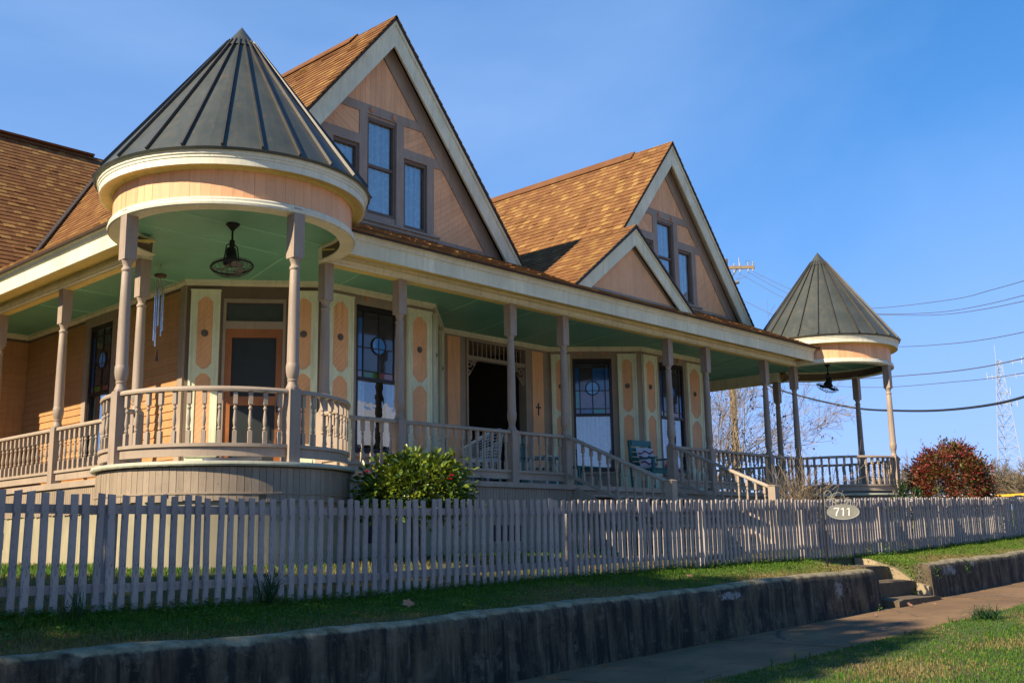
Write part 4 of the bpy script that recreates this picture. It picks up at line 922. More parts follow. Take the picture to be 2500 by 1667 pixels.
# small gable front
fr = Fr((SGx-3, -.30), (SGx+3, -.30)); U = lambda x: x+3
mb = MB(); fr.prism(mb, [(U(-1.4), 3.10), (U(1.4), 3.10), (U(0), 4.20)], -.08, 0); sg = mb.build('small_gable_wall', 'taupe', house, label='small peach gable over the porch stairs')
mb = MB(); fr.box(mb, U(-1.38), U(1.38), 3.09, 3.215, 0, .03); mb.build('trim_boards', 'taupe', sg)
for s_ in (-1, 1):
    mb = MB()
    for bd in boards([(0, 3.215), (s_*1.12, 3.215), (0, 4.06)], 38*s_, .042, .004): fr.prism(mb, [(U(a), b) for a, b in bd], 0, .012)
    mb.build('boards', 'peach', sg, kind='stuff')
    m = MB(); m.prism([(SGx, -.41, SGz-.015), (SGx+s_*SGw, -.41, SGz-.015-SGw*SGs), (SGx+s_*(SGw-.40), -.41, SGz-.015-SGw*SGs), (SGx, -.41, SGz-.345)], (0, .03, 0)); f = m.build('bargeboard', 'cream', house)
    m = MB(); m.prism([(SGx, -.43, SGz-.01), (SGx+s_*SGw, -.43, SGz-.01-SGw*SGs), (SGx+s_*(SGw-.10), -.43, SGz-.01-SGw*SGs), (SGx, -.43, SGz-.09)], (0, .019, 0)); m.build('rake_moulding', 'cream', f)
    m = MB(); m.prism([(SGx, -.448, SGz+.004), (SGx+s_*(SGw+.01), -.448, SGz+.004-(SGw+.01)*SGs), (SGx+s_*(SGw-.02), -.448, SGz+.004-(SGw+.01)*SGs), (SGx, -.448, SGz-.022)], (0, .014, 0)); m.build('drip_edge', 'flashing', f)
    m = MB(); m.prism([(SGx, -.38, SGz-.10), (SGx+s_*SGw, -.38, SGz-.10-SGw*SGs), (SGx+s_*(SGw-.05), -.38, SGz-.10-SGw*SGs), (SGx, -.38, SGz-.15)], (0, .09, 0)); m.build('soffit', 'cream', f)
# ------------------------------------------------------------------ picket fence
FY = -3.0
fence = thing('picket_fence', 'long weathered grey picket fence along the top of the bank', 'fence', (5, FY, -1.3))
FTOP = [(-12, -.45), (-3.1, -.445), (-2.4, -.455), (-1.1, -.475), (2.4, -.42), (6.4, -.35), (9.0, -.30), (11.2, -.235), (18.2, -.09), (30, .2), (60, .8)]
PK = []
for k in range(6):                         # a few picket shapes: slightly bowed, split, worn at the head
    mb = MB(); w_, t_ = .026+rng.uniform(-.0015, .0015), .0095; zz = [0, .12, .5, .86, 1.0]; bow = rng.uniform(-.006, .006); tw = rng.uniform(-.004, .004)
    for z in zz:
        b = bow*math.sin(z*math.pi)
        mb.v += [(-w_+b, -t_, z), (w_+b, -t_+tw*z, z), (w_+b, t_, z), (-w_+b, t_, z)]
    hd = rng.uniform(-.008, .008)
    for i in range(4): x, y, z = mb.v[-4+i]; mb.v[-4+i] = (x, y, z+(hd if x > 0 else -hd))
    for j in range(4):
        for i in range(4): mb.f.append((j*4+i, j*4+(i+1) % 4, (j+1)*4+(i+1) % 4, (j+1)*4+i))
    mb.f += [(3, 2, 1, 0), (16, 17, 18, 19)]; PK.append(mb.mesh('picket', 'fence_paint'))
x = -4.2; npk = 0
while x < 26 and npk < 296:
    zt, zb = lerp_tab(FTOP, x)+rng.gauss(0, .0065), lerp_tab(FENCEG, x)-.01
    o = obj('picket', PK[rng.randrange(6)], fence, (x+rng.uniform(-.004, .004), FY+rng.uniform(-.004, .004), zb), R(rng.uniform(-1.5, 1.5)), (rng.uniform(.92, 1.06), 1, zt-zb))
    o.rotation_euler[1] = R(rng.gauss(0, .55) if rng.random() > .06 else rng.uniform(-2.4, 2.4)); o.rotation_euler[0] = R(rng.uniform(-.4, .4)); npk += 1; x += .1025+rng.uniform(-.007, .007)
xend = x
x = -7.77
while x < xend-1:
    x2 = min(x+2.72, xend)
    for dz, lab in ((-.115, 'top'), (-.70, 'low')):
        mb = MB(); mb.bar((x+.003, FY+.033, lerp_tab(FTOP, x)+dz), (x2-.003, FY+.033, lerp_tab(FTOP, x2)+dz+rng.uniform(-.006, .006)), .038, .066); mb.build('fence_rail', 'fence_paint', fence)
    x = x2
for px in [-5.05+2.72*k for k in range(0, 13)]:
    if px < xend: mb = MB(); mb.box(px-.045, px+.045, FY+.055, FY+.145, lerp_tab(FENCEG, px)-.1, lerp_tab(FTOP, px)-.09); mb.build('fence_post', 'fence_paint', fence)

# ------------------------------------------------------------------ house number sign
sx_, sy_ = 7.78, -3.66; sz0 = zg(sx_, sy_)-.03
SG = thing('house_number_sign', 'oval grey 711 house number sign hanging from a black iron post', 'sign', (sx_, sy_, sz0))
sdv = Vector((.50, -.866, 0)); snv = Vector((sdv.y, -sdv.x, 0))            # across the plaque, and its face normal
snv = snv if snv.dot(CAM-Vector((sx_, sy_, 0))) > 0 else -snv
SP = lambda u, z, o=0: Vector((sx_, sy_, 0))+sdv*u+snv*o+Vector((0, 0, z))
ztop = -.225
mb = MB(); mb.tube([SP(0, sz0), SP(0, ztop)], .013, 8); mb.build('iron_post', 'black_metal', SG, smooth=30)
mb = MB(); mb.tube([SP(0, ztop), SP(0, ztop+.10)], [.006, .003], 6); mb.tube([SP(-.045, ztop+.085), SP(-.02, ztop+.068), SP(0, ztop+.06), SP(.02, ztop+.068), SP(.045, ztop+.085)], [.003, .006, .008, .006, .003], 6); mb.build('finial', 'black_metal', SG)
oc, ozc, oa, ob = .262, -.528, .215, .102
def arc(cu, cz, r, a0, a1, n=14): return [SP(cu+r*math.cos(R(a0+(a1-a0)*k/n)), cz+r*math.sin(R(a0+(a1-a0)*k/n))) for k in range(n+1)]
mb = MB()
mb.tube([SP(.014, ztop-.01), SP(.012, ztop-.2), SP(.016, ztop-.40)], .007, 6)
mb.tube(arc(.075, -.27, .045, 200, -120), .006, 6); mb.tube(arc(.205, -.345, .09, 185, 5), .007, 6)
mb.tube(arc(.075, -.405, .05, 60, 330), .005, 6); mb.tube(arc(.43, -.415, .035, 120, 420), .005, 6); mb.tube(arc(.21, -.40, .035, 180, 380), .005, 6)
mb.build('scroll_bracket', 'sign_grey', SG, smooth=40)
mb = MB()
for cu, cz, ra, rb, tl in ((.115, -.345, .05, .018, 8), (.34, -.36, .05, .02, -10), (.325, -.40, .03, .012, 40), (.145, -.385, .03, .012, -40)):
    n = 10; ring = [(cu+ra*math.cos(t)*math.cos(R(tl))-rb*math.sin(t)*math.sin(R(tl)), cz+ra*math.cos(t)*math.sin(R(tl))+rb*math.sin(t)*math.cos(R(tl))) for t in (2*math.pi*k/n for k in range(n))]
    mb.prism([SP(u, z, -.004) for u, z in ring], snv*.008)
mb.build('iron_leaf', 'sign_grey', SG)
mb = MB(); mb.lathe([(.0, -.034), (.024, -.024), (.034, 0), (.024, .024), (.0, .034)], (0, 0), 10, cap=False); mb.v = [tuple(SP(.205, -.378)+Vector(v)) for v in mb.v]; mb.build('iron_rose', 'sign_grey', SG, smooth=50)
n = 40; el = [(oc+oa*math.cos(2*math.pi*k/n), ozc+ob*math.sin(2*math.pi*k/n)) for k in range(n)]
mb = MB(); mb.prism([SP(u, z, .006) for u, z in el], snv*-.012); pq = mb.build('plaque', 'sign_grey', SG)
mb = MB(); mb.tube([SP(u, z, .004) for u, z in el+el[:1]], .0065, 6); mb.build('plaque_rim', 'sign_rim', pq, smooth=40)
def stroke(mb, pts, ws):                   # a brush stroke as a flat ribbon
    L = []; Rr = []
    for i, (x, z) in enumerate(pts):
        a, b = pts[max(0, i-1)], pts[min(len(pts)-1, i+1)]; dx, dz = b[0]-a[0], b[1]-a[1]; m = math.hypot(dx, dz); nx_, nz_ = -dz/m, dx/m
        L.append((x+nx_*ws[i], z+nz_*ws[i])); Rr.append((x-nx_*ws[i], z-nz_*ws[i]))
    for i in range(len(pts)-1): mb.prism([SP(u, z, .0065) for u, z in ccw([L[i], L[i+1], Rr[i+1], Rr[i]])], snv*.004)
def digit(kind, cu):
    mb = MB(); h = .056; z = ozc+.003
    if kind == '7':
        stroke(mb, [(cu-.036, z+h-.022), (cu-.034, z+h-.004), (cu+.0, z+h-.005), (cu+.036, z+h-.003)], [.003, .006, .006, .005])
        stroke(mb, [(cu+.034, z+h-.004), (cu+.014, z+h-.036), (cu-.006, z-.014), (cu-.010, z-h)], [.004, .007, .009, .009])
    else:
        stroke(mb, [(cu+.006, z+h), (cu+.004, z), (cu-.002, z-h)], [.006, .008, .008]); stroke(mb, [(cu-.028, z+h-.024), (cu-.012, z+h-.016), (cu+.006, z+h-.002)], [.003, .006, .006])
    mb.build('numeral', 'white_enamel', pq)
digit('7', oc-.085); digit('1', oc-.002); digit('1', oc+.075)

# ------------------------------------------------------------------ things on the porch
def fan(c, label, tilt):
    t = thing('porch_fan', label, 'fan', (c[0], c[1], 2.36), 'fans under the turret ceilings'); cx, cy = c
    mb = MB(); mb.lathe([(.018, 2.86), (.03, 2.875), (.085, 2.935), (.085, CEIL-.005)], c, 18); mb.build('ceiling_cup', 'black_metal', t, smooth=40)
    mb = MB(); mb.tube([(cx, cy, 2.875), (cx, cy, 2.70)], .013, 8); mb.lathe([(.03, 2.66), (.032, 2.67), (.032, 2.735), (.02, 2.745)], c, 12); mb.build('down_rod', 'black_metal', t, smooth=40)
    mb = MB()
    for s_ in (-1, 1): mb.tube([(cx+s_*.02, cy, 2.69), (cx+s_*.06*.9, cy, 2.685), (cx+s_*.075, cy, 2.66), (cx+s_*.10, cy, 2.50), (cx+s_*.115, cy, 2.48)], .008, 6)
    mb.build('yoke', 'black_metal', t, smooth=40)
    ax = Vector((0, math.sin(tilt), math.cos(tilt))); rx = Vector((1, 0, 0)); ry = ax.cross(rx); o = Vector((cx, cy, 2.50))
    T_ = lambda x, y, z: o+rx*x+ry*y+ax*z
    mb = MB(); mb.lathe([(.075, -.07), (.10, -.055), (.105, -.02), (.07, .02), (.06, .12), (.05, .145), (.02, .15)], (0, 0), 16); mb.v = [tuple(T_(*v)) for v in mb.v]; mb.build('motor', 'black_metal', t, smooth=40)
    mb = MB(); n = 32
    mb.tube([T_(.245*math.cos(2*math.pi*k/n), .245*math.sin(2*math.pi*k/n), -.09) for k in range(n+1)], .013, 6)
    for rr, zz in ((.235, -.055), (.18, -.16), (.10, -.19)): mb.tube([T_(rr*math.cos(2*math.pi*k/n), rr*math.sin(2*math.pi*k/n), zz) for k in range(n+1)], .0028, 4)
    for k in range(20):
        a = 2*math.pi*k/20; mb.tube([T_(r_*math.cos(a), r_*math.sin(a), z_) for r_, z_ in ((.245, -.09), (.22, -.135), (.18, -.16), (.10, -.19), (.03, -.20))], .0026, 4); mb.tube([T_(r_*math.cos(a), r_*math.sin(a), z_) for r_, z_ in ((.245, -.09), (.20, -.045), (.10, -.03))], .0026, 4)
    mb.lathe([(.001, -.205), (.04, -.203), (.04, -.195)], (0, 0), 12); mb.v[-36:] = [tuple(T_(*v)) for v in mb.v[-36:]]; mb.build('cage', 'black_metal', t)
    for k in range(3):
        mb = MB(); a0 = 2*math.pi*k/3+.5; pts = [(.05, -.02, -.115), (.10, -.075, -.10), (.17, -.085, -.095), (.205, -.03, -.10), (.20, .045, -.13), (.13, .06, -.135), (.06, .02, -.125)]
        rp = [T_(x*math.cos(a0)-y*math.sin(a0), x*math.sin(a0)+y*math.cos(a0), z) for x, y, z in pts]; mb.prism(rp, ax*.006); mb.build('blade', 'hardware', t)
fan((.423, -.01), 'black caged ceiling fan under the left turret', R(8)); fan((X0-.423, -.01), 'black caged ceiling fan under the right turret', R(-22))

t = thing('wind_chime', 'silver tube wind chime hanging from the porch ceiling behind the left post', 'wind chime', (1.05, 2.85, 1.3)); c = (1.05, 2.85)
c = (.72, 2.25); t.location = (c[0], c[1], 1.4); ORG[t.name] = Vector((c[0], c[1], 1.4))
mb = MB()
for k in range(3): a = 2*math.pi*k/3; mb.tube([(c[0], c[1], CEIL), (c[0]+.06*math.cos(a), c[1]+.06*math.sin(a), 2.79)], .002, 4)
mb.build('cord', 'hardware', t)
mb = MB(); mb.lathe([(.078, 2.765), (.082, 2.77), (.082, 2.795), (.075, 2.80)], c, 16); mb.build('top_disc', 'dark_wood', t)
for k, ln in enumerate((.78, .92, .86, .66, .72)):
    a = 2*math.pi*k/5+.4; x, y = c[0]+.055*math.cos(a), c[1]+.055*math.sin(a); mb = MB(); mb.tube([(x, y, 2.73), (x, y, 2.73-ln)], .0105, 10); mb.tube([(x, y, 2.77), (x, y, 2.73)], .001, 3); mb.build('chime_tube', 'alum', t, smooth=40)
mb = MB(); mb.tube([(c[0], c[1], 2.77), (c[0], c[1], 1.73)], .0012, 3); mb.prism([(c[0]-.03, c[1], 1.60), (c[0]+.03, c[1], 1.60), (c[0]+.006, c[1], 1.76), (c[0]-.006, c[1], 1.76)], (0, .006, 0)); mb.build('wind_catcher', 'dark_wood', t)

# wall cross beside the entry
t = thing('wall_cross', 'small dark metal cross hung on the peach panel beside the entry', 'cross', frGH.p(2.56, .014, 1.57))
mb = MB(); frGH.box(mb, 2.548, 2.572, 1.575, 1.775, .013, .026); mb.build('upright', 'black_metal', t)
mb = MB(); frGH.box(mb, 2.51, 2.61, 1.70, 1.724, .014, .025); mb.build('crossbar', 'black_metal', t)
mb = MB()
for u, z in ((2.56, 1.782), (2.507, 1.712), (2.613, 1.712), (2.56, 1.57)): frGH.prism(mb, [(u+.018*math.cos(2*math.pi*k/8), z+.018*math.sin(2*math.pi*k/8)) for k in range(8)], .014, .024)
mb.build('trefoil_tip', 'black_metal', t)

# wicker armchair
def wicker(loc, ang, label):
    t = thing('wicker_armchair', label, 'chair', loc); ca, sa = math.cos(ang), math.sin(ang); Q_ = lambda x, y, z: (loc[0]+x*ca-y*sa, loc[1]+x*sa+y*ca, loc[2]+z)
    def cage(name, us, vs, f, r):
        mb = MB()
        for u in us: mb.tube([Q_(*f(u, v)) for v in vs], r, 4)
        for v in vs: mb.tube([Q_(*f(u, v)) for u in us], r, 4)
        return mb.build(name, 'wicker_white', t)
    U_ = [k/16 for k in range(17)]; V_ = [k/10 for k in range(11)]
    shell = lambda u, v: ((.33+.05*v)*math.cos(math.pi*(u*1.24-.12)), (.33+.05*v)*math.sin(math.pi*(u*1.24-.12))-.02, .36+v*(.20+.30*math.sin(math.pi*min(1, max(0, u)))**1.5))
    cage('backrest', U_, V_, shell, .007)
    mb = MB(); mb.tube([Q_(*shell(u, 1.0)) for u in U_], .024, 8); mb.build('rolled_arm', 'wicker_white', t, smooth=40)
    mb = MB(); mb.lathe([(.31, .34), (.335, .36), (.335, .40), (.30, .415)], (0, 0), 20); mb.v = [Q_(*v) for v in mb.v]; mb.build('seat', 'wicker_white', t)
    cage('apron', [k/20 for k in range(21)], [0, .25, .5, .75, 1], lambda u, v: (.32*math.cos(2*math.pi*u), .32*math.sin(2*math.pi*u), .12+.24*v), .006)
    for x, y in ((-.22, -.22), (.22, -.22), (-.22, .22), (.22, .22)): mb = MB(); mb.tube([Q_(x*1.1, y*1.1, 0), Q_(x, y, .35)], .018, 8); mb.build('leg', 'wicker_white', t)
wicker((5.55, .95, 0), R(200), 'white wicker armchair behind the railing beside the entry')
t = thing('side_table', 'small white slatted side table in front of the entry', 'table', (6.95, .80, 0)); mb = MB()
for k in range(5): mb.box(6.72+k*.095, 6.80+k*.095, .6, 1.0, .50, .52)
mb.build('table_top', 'wicker_white', t)
for x, y in ((6.75, .63), (7.15, .63), (6.75, .97), (7.15, .97)): mb = MB(); mb.bar((x, y, 0), (x, y, .5), .03, .03, (1, 0, 0)); mb.build('leg', 'wicker_white', t)
mb = MB(); mb.bar((6.75, .63, .1), (7.15, .63, .46), .02, .025); mb.build('brace', 'wicker_white', t)

# teal slatted chair with a cushion
def teal_chair(loc, ang, label):
    t = thing('porch_chair', label, 'chair', loc, 'teal porch chairs'); ca, sa = math.cos(ang), math.sin(ang); Q_ = lambda x, y, z: (loc[0]+x*ca-y*sa, loc[1]+x*sa+y*ca, loc[2]+z)
    def bx(name, x0, x1, y0, y1, z0, z1, dy=0):
        mb = MB(); mb.hexa([Q_(x, y+(dy if z == z1 else 0), z) for z in (z0, z1) for x, y in ((x0, y0), (x1, y0), (x1, y1), (x0, y1))]); mb.build(name, 'teal_paint', t)
    for x in (-.29, .25):
        bx('leg', x, x+.045, .25, .30, 0, .98, .08); bx('leg', x, x+.045, -.27, -.22, 0, .60); bx('armrest', x-.03, x+.075, -.32, .32, .60, .625)
    for k in range(6): bx('seat_slat', -.25, .25, -.24+k*.083, -.17+k*.083, .41, .43)
    bx('top_rail', -.25, .25, .30, .33, .87, .98, .01)
    for k in range(4): bx('back_slat', -.25, .25, .272+k*.012, .29+k*.012, .50+k*.09, .565+k*.09)
    bx('bottom_rail', -.25, .25, -.23, -.21, .33, .40)
    return Q_
Qc = teal_chair((9.95, .78, 0), R(-8), 'teal slatted wooden chair with a patterned cushion by the stairs')
t = thing('cushion', 'pale cushion with wavy maroon bands on the teal chair', 'cushion', Qc(0, .15, .43)); mb = MB(); n = 12
for j in range(n+1):
    for i in range(n+1):
        u, v = i/n*2-1, j/n*2-1; b = (1-u**4)*(1-v**4); mb.v.append(Qc(.23*u*(1-.06*v*v), .17-.09*b*.9+.06*v, .64+.20*v*(1-.06*u*u)))
for j in range(n):
    for i in range(n): mb.f.append((j*(n+1)+i, j*(n+1)+i+1, (j+1)*(n+1)+i+1, (j+1)*(n+1)+i))
mb.build('cover', 'pillow_cloth', t, smooth=60)
for k, v0 in enumerate((-.5, 0, .5)):
    mb = MB(); pts = []
    for i in range(n+1):
        u = i/n*1.9-.95; v = v0+.12*math.sin(u*7+k*2); wd = .05+.06*abs(math.sin(u*3.3+k)); pts.append((u, v-wd, v+wd))
    for (u, a, b), (u2, a2, b2) in zip(pts, pts[1:]):
        f = lambda u, v: Qc(.23*u*(1-.06*v*v), .166-.09*(1-u**4)*(1-min(1, v**4))*.9+.06*v, .64+.20*v*(1-.06*u*u))
        mb.add([f(u, a), f(u2, a2), f(u2, b2), f(u, b)], [(0, 1, 2, 3)])
    mb.build('band', 'pillow_band', t)
t = thing('porch_table', 'low teal wooden table under the leaded window by the stairs', 'table', (8.75, 1.55, 0)); mb = MB()
for k in range(6): mb.box(8.40+k*.115, 8.50+k*.115, 1.3, 1.8, .44, .46)
mb.build('table_top', 'teal_paint', t)
for x, y in ((8.43, 1.33), (9.03, 1.33), (8.43, 1.77), (9.03, 1.77)): mb = MB(); mb.bar((x, y, 0), (x, y, .44), .04, .04, (1, 0, 0)); mb.build('leg', 'teal_paint', t)
teal_chair((8.05, 1.9, 0), R(40), 'teal slatted wooden chair half hidden behind the left stair rail')
# a length of gutter lying loose along each turret floor
for p, q, lab in (((-.42, -.98, .02), (.22, -1.05, .06), 'thin pale trim strip lying on the left turret floor'), ((11.9, -.60, -.25), (15.2, -1.65, -.10), 'loose pale gutter strip leaning along the right turret base')):
    mb = MB(); mb.bar(p, q, .05, .03); mb.build('trim_strip', 'white_roof', label=lab, category='strip')
# ------------------------------------------------------------------ grass
def blades(n, xf, hf, tf, name, label, lean=.5, wid=(.0022, .0045)):
    """n grass blades: xf -> (x, y) arrays, hf height, tf tint"""
    x, y = xf(n); z = np.array([zg2(a, b) for a, b in zip(x, y)]); h = hf(x, y); t = tf(x, y)
    a = npr.uniform(0, 2*np.pi, n); ln = npr.normal(0, lean, n)*h; wd = npr.uniform(*wid, n)
    ca, sa = np.cos(a), np.sin(a); ox, oy = -sa*wd, ca*wd
    V = np.empty((n, 5, 3), np.float32)
    V[:, 0] = np.stack([x-ox, y-oy, z-.01], 1); V[:, 1] = np.stack([x+ox, y+oy, z-.01], 1)
    V[:, 2] = np.stack([x+ox*.8+ca*ln*.35, y+oy*.8+sa*ln*.35, z+h*.6], 1); V[:, 3] = np.stack([x-ox*.8+ca*ln*.35, y-oy*.8+sa*ln*.35, z+h*.6], 1)
    V[:, 4] = np.stack([x+ca*ln, y+sa*ln, z+h], 1)
    i = np.arange(n)[:, None]*5
    quad, tri = i+np.array([[0, 1, 2, 3]]), i+np.array([[3, 2, 4]])
    m = bpy.data.meshes.new(name); m.vertices.add(n*5); m.vertices.foreach_set('co', V.ravel())
    loops = np.concatenate([quad, tri], 1).ravel(); m.loops.add(n*7); m.loops.foreach_set('vertex_index', loops.astype(np.int32))
    st_ = np.stack([np.arange(n)*7, np.arange(n)*7+4], 1).ravel(); m.polygons.add(n*2); m.polygons.foreach_set('loop_start', st_.astype(np.int32))
    at = m.attributes.new('tint', 'FLOAT', 'FACE'); at.data.foreach_set('value', np.repeat(t, 2).astype(np.float32))
    m.materials.append(MATS['grass_mat']); m.update(calc_edges=True); m.validate()
    return obj(name, m, None, kind='stuff', label=label, category='grass')
def vnoise(x, y, s, k=0): return .5+.25*np.sin(x*s+1.3*k+1.7*np.sin(y*s*.8+k))+.25*np.sin(y*s*1.3+.7*k+1.2*np.sin(x*s*.6+2*k))
def near_x(n, x0, x1, p): return x0+(x1-x0)*npr.random(n)**p
def strip_xy(n):
    x = near_x(n, -4.3, 26, 2.0); y = -3.99+1.01*npr.random(n)**.95
    keep = ~((x > 8.3) & (x < 9.9) & (y < -3.05)); return x[keep], y[keep]
def wrap(f):
    def g(n):
        xs_, ys_ = [], []
        while sum(map(len, xs_)) < n: a, b = f(n); xs_.append(a); ys_.append(b)
        return np.concatenate(xs_)[:n], np.concatenate(ys_)[:n]
    return g
def tint_strip(x, y):
    back = (y+3.95)/.95; g = .18+.36*npr.random(len(x)); dry = (vnoise(x, y, 2.1, 1)+.60*(1-back)+npr.normal(0, .18, len(x))) > 1.0
    lit = np.clip((x-4)/6, 0, 1); return np.where(dry, npr.uniform(.66, 1.0, len(x)), np.clip(g+.14*lit, 0, .62))  # blades tinted lighter to the right, where sun falls on the bank
blades(120000, wrap(strip_xy), lambda x, y: npr.uniform(.008, .030, len(x))*(1+1.1*vnoise(x, y, 3.3, 3)*(y > -3.35)), tint_strip, 'bank_grass', 'short green and straw grass on the bank below the fence', .7)
def yard_xy(n):
    x = near_x(n, -5.5, 22, 1.6); y = -2.95+2.9*npr.random(n)
    d1 = np.hypot(x-TX, y-TY); keep = (d1 > 1.40) & ~((x > 1.8) & (y > -.02)); return x[keep], y[keep]
def tint_yard(x, y):
    g = .2+.4*npr.random(len(x)); dry = (vnoise(x, y, 1.1, 5)+.75*np.clip((-1.2-y)/1.4, 0, 1)+npr.normal(0, .14, len(x))) > .86
    return np.where(dry, npr.uniform(.68, 1, len(x)), g)
blades(60000, wrap(yard_xy), lambda x, y: npr.uniform(.015, .045, len(x)), tint_yard, 'yard_grass', 'patchy lawn behind the picket fence', .7, (.003, .006))
def side_xy(n): return near_x(n, -6, 0, 1), npr.uniform(-.1, 6, n)
blades(9000, wrap(side_xy), lambda x, y: npr.uniform(.03, .08, len(x)), tint_yard, 'side_grass', 'bright lawn beside the left porch', .7, (.004, .008))
def verge_xy(n):
    x = near_x(n, -1, 22, 1.3); y = -5.70-2.2*npr.random(n)**1.2; return x, y
def tint_verge(x, y):
    g = .08+.42*npr.random(len(x)); dry = (vnoise(x, y, 2.6, 9)+npr.normal(0, .2, len(x))) > .66; return np.where(dry, npr.uniform(.64, .95, len(x)), g)
blades(85000, wrap(verge_xy), lambda x, y: npr.uniform(.008, .028, len(x)), tint_verge, 'verge_grass', 'grass verge between the sidewalk and the road', .7)
def far_xy(n): return near_x(n, 20, 60, 1), npr.uniform(-3.9, 12, n)
blades(8000, wrap(far_xy), lambda x, y: npr.uniform(.03, .09, len(x)), tint_yard, 'far_grass', 'grass beyond the end of the picket fence', .7, (.01, .02))

def leaf_fan(mb, p, n, L, spread, w):     # a tuft of long arching leaves
    for _ in range(n):
        a = rng.uniform(0, 2*math.pi); s_ = rng.uniform(.2, 1)*spread; l_ = L*rng.uniform(.6, 1.1); mb.cur = rng.random()
        pts = [Vector(p)+Vector((math.cos(a)*s_*l_*t*t, math.sin(a)*s_*l_*t*t, l_*(t-.55*s_*t*t*t))) for t in (0, .3, .6, .85, 1)]; o = Vector((-math.sin(a), math.cos(a), 0))
        vs = []
        for i, q in enumerate(pts): ww = w*(1-.2*i)*.5+.0006; vs += [q-o*ww, q+o*ww]
        mb.add(vs, [(2*i, 2*i+1, 2*i+3, 2*i+2) for i in range(4)])
for (x, y, n, L, s_, w_, lab, nm) in ((-1.02, -3.12, 60, .40, .9, .010, 'tall dark green grass tuft growing against the picket fence', 'grass_tuft'), (7.25, -5.95, 110, .26, 1.6, .008, 'dark spidery grass clump at the edge of the sidewalk', 'grass_clump'), (-2.75, -3.25, 40, .30, .8, .008, 'low grass tuft at the foot of the fence near the left edge', 'grass_tuft')):
    mb = MB(); z = zg2(x, y)
    for k in range(5 if nm == 'grass_tuft' else 9): leaf_fan(mb, (x+rng.uniform(-.10, .10)*(2.2 if nm == 'grass_clump' else 1), y+rng.uniform(-.05, .05)*(2 if nm == 'grass_clump' else 1), z-.01), n//5, L, s_, w_)
    attr_mat('tuft_mat', [(0, (.012, .045, .014)), (1, (.045, .12, .028))], .6, .25) if 'tuft_mat' not in MATS else None
    mb.build(nm, 'tuft_mat', label=lab, category='grass')
mb = MB()
for _ in range(260):
    x = near_x(1, -4.0, 20, 1.5)[0]; y = rng.choice((rng.uniform(-3.08, -2.95), rng.uniform(-3.92, -3.0), rng.uniform(-6.6, -5.68), rng.uniform(-5.76, -5.66)))
    if 8.3 < x < 9.9 and y > -4: continue
    leaf_fan(mb, (x, y, zg2(x, y)-.01), rng.randint(5, 14), rng.uniform(.05, .14), rng.uniform(.5, 1.3), .006)
mb.build('turf_tufts', 'grass_mat', kind='stuff', label='scattered taller grass tufts on the bank and the verge', category='grass')
# broad-leaved weeds along the bank
mb = MB()
for _ in range(2400):
    x = near_x(1, -3.9, 20, 1.5)[0]; y = rng.choice((rng.uniform(-3.15, -2.98), rng.uniform(-3.9, -3.0))); 
    if 8.3 < x < 9.9: continue
    z = zg2(x, y); k = rng.randint(4, 8)
    for _ in range(k):
        a = rng.uniform(0, 6.28); r = rng.uniform(.01, .05); h = rng.uniform(.02, .075); s_ = rng.uniform(.007, .020); mb.cur = rng.uniform(.1, .62)
        c = Vector((x+r*math.cos(a), y+r*math.sin(a), z+h)); u = Vector((math.cos(a), math.sin(a), rng.uniform(-.2, .5)))*s_; v = Vector((-math.sin(a), math.cos(a), rng.uniform(-.3, .3)))*s_*.7
        mb.add([c-u, c+v, c+u, c-v], [(0, 1, 2, 3)])
mb.build('clover', 'grass_mat', kind='stuff', label='low clover and weeds among the bank grass', category='weeds')
mb = MB()                                  # weeds hanging over the broken end of the right wall and out of joints
for cx, cy, cz, r, n in ((9.95, -4.0, -1.38, .16, 160), (10.15, -4.20, -1.42, .10, 70), (11.4, -4.24, -1.38, .08, 40), (9.7, -4.02, -1.70, .07, 40), (7.9, -4.30, -1.86, .06, 30), (6.3, -4.3, -1.9, .05, 20), (3.9, -4.3, -1.96, .05, 20), (9.9, -3.55, -1.22, .25, 260), (10.05, -3.8, -1.27, .2, 160)):
    for _ in range(n):
        p = Vector((cx+rng.gauss(0, r*.6), cy+rng.gauss(0, r*.4), cz+rng.gauss(0, r*.5))); s_ = rng.uniform(.008, .018); d = Vector((rng.gauss(0, 1), rng.gauss(0, 1), rng.gauss(0, 1))).normalized(); e_ = d.orthogonal().normalized(); mb.cur = rng.uniform(.2, .62)
        mb.add([p-d*s_, p+e_*s_*.6, p+d*s_, p-e_*s_*.6], [(0, 1, 2, 3)])
mb.build('wall_weeds', 'grass_mat', kind='stuff', label='creeping weeds over the broken wall end and steps', category='weeds')

# fallen leaves
def dead_leaf(x, y, s, label):
    mb = MB(); z = zg2(x, y) if y > -4 else z_walk(x)+.004; n = 11; a0 = rng.uniform(0, 6.28); tilt = rng.uniform(.2, .9); pts = []
    for k in range(n):
        a = 2*math.pi*k/n; r = s*(1 if k % 2 == 0 else .68)*rng.uniform(.85, 1.1)
        pts.append(Vector((r*math.cos(a), r*math.sin(a)*.8, 0)))
    vs = [Vector((0, 0, 0))]+pts; M_ = Matrix.Rotation(a0, 3, 'Z') @ Matrix.Rotation(tilt, 3, 'X')
    vs = [M_ @ Vector((v.x, v.y, .25*abs(v.y)+.1*abs(v.x)))+Vector((x, y, z+s*.5*math.sin(tilt)+.01)) for v in vs]
    mb.add(vs, [(0, 1+k, 1+(k+1) % n) for k in range(n)]); mb.build('fallen_leaf', 'dead_leaf', label=label, category='leaf', group='fallen leaves')
dead_leaf(.12, -3.55, .065, 'large curled tan leaf lying on the bank grass left of centre')
dead_leaf(-.55, -3.66, .04, 'small rusty leaf on the bank grass beside the tall tuft')
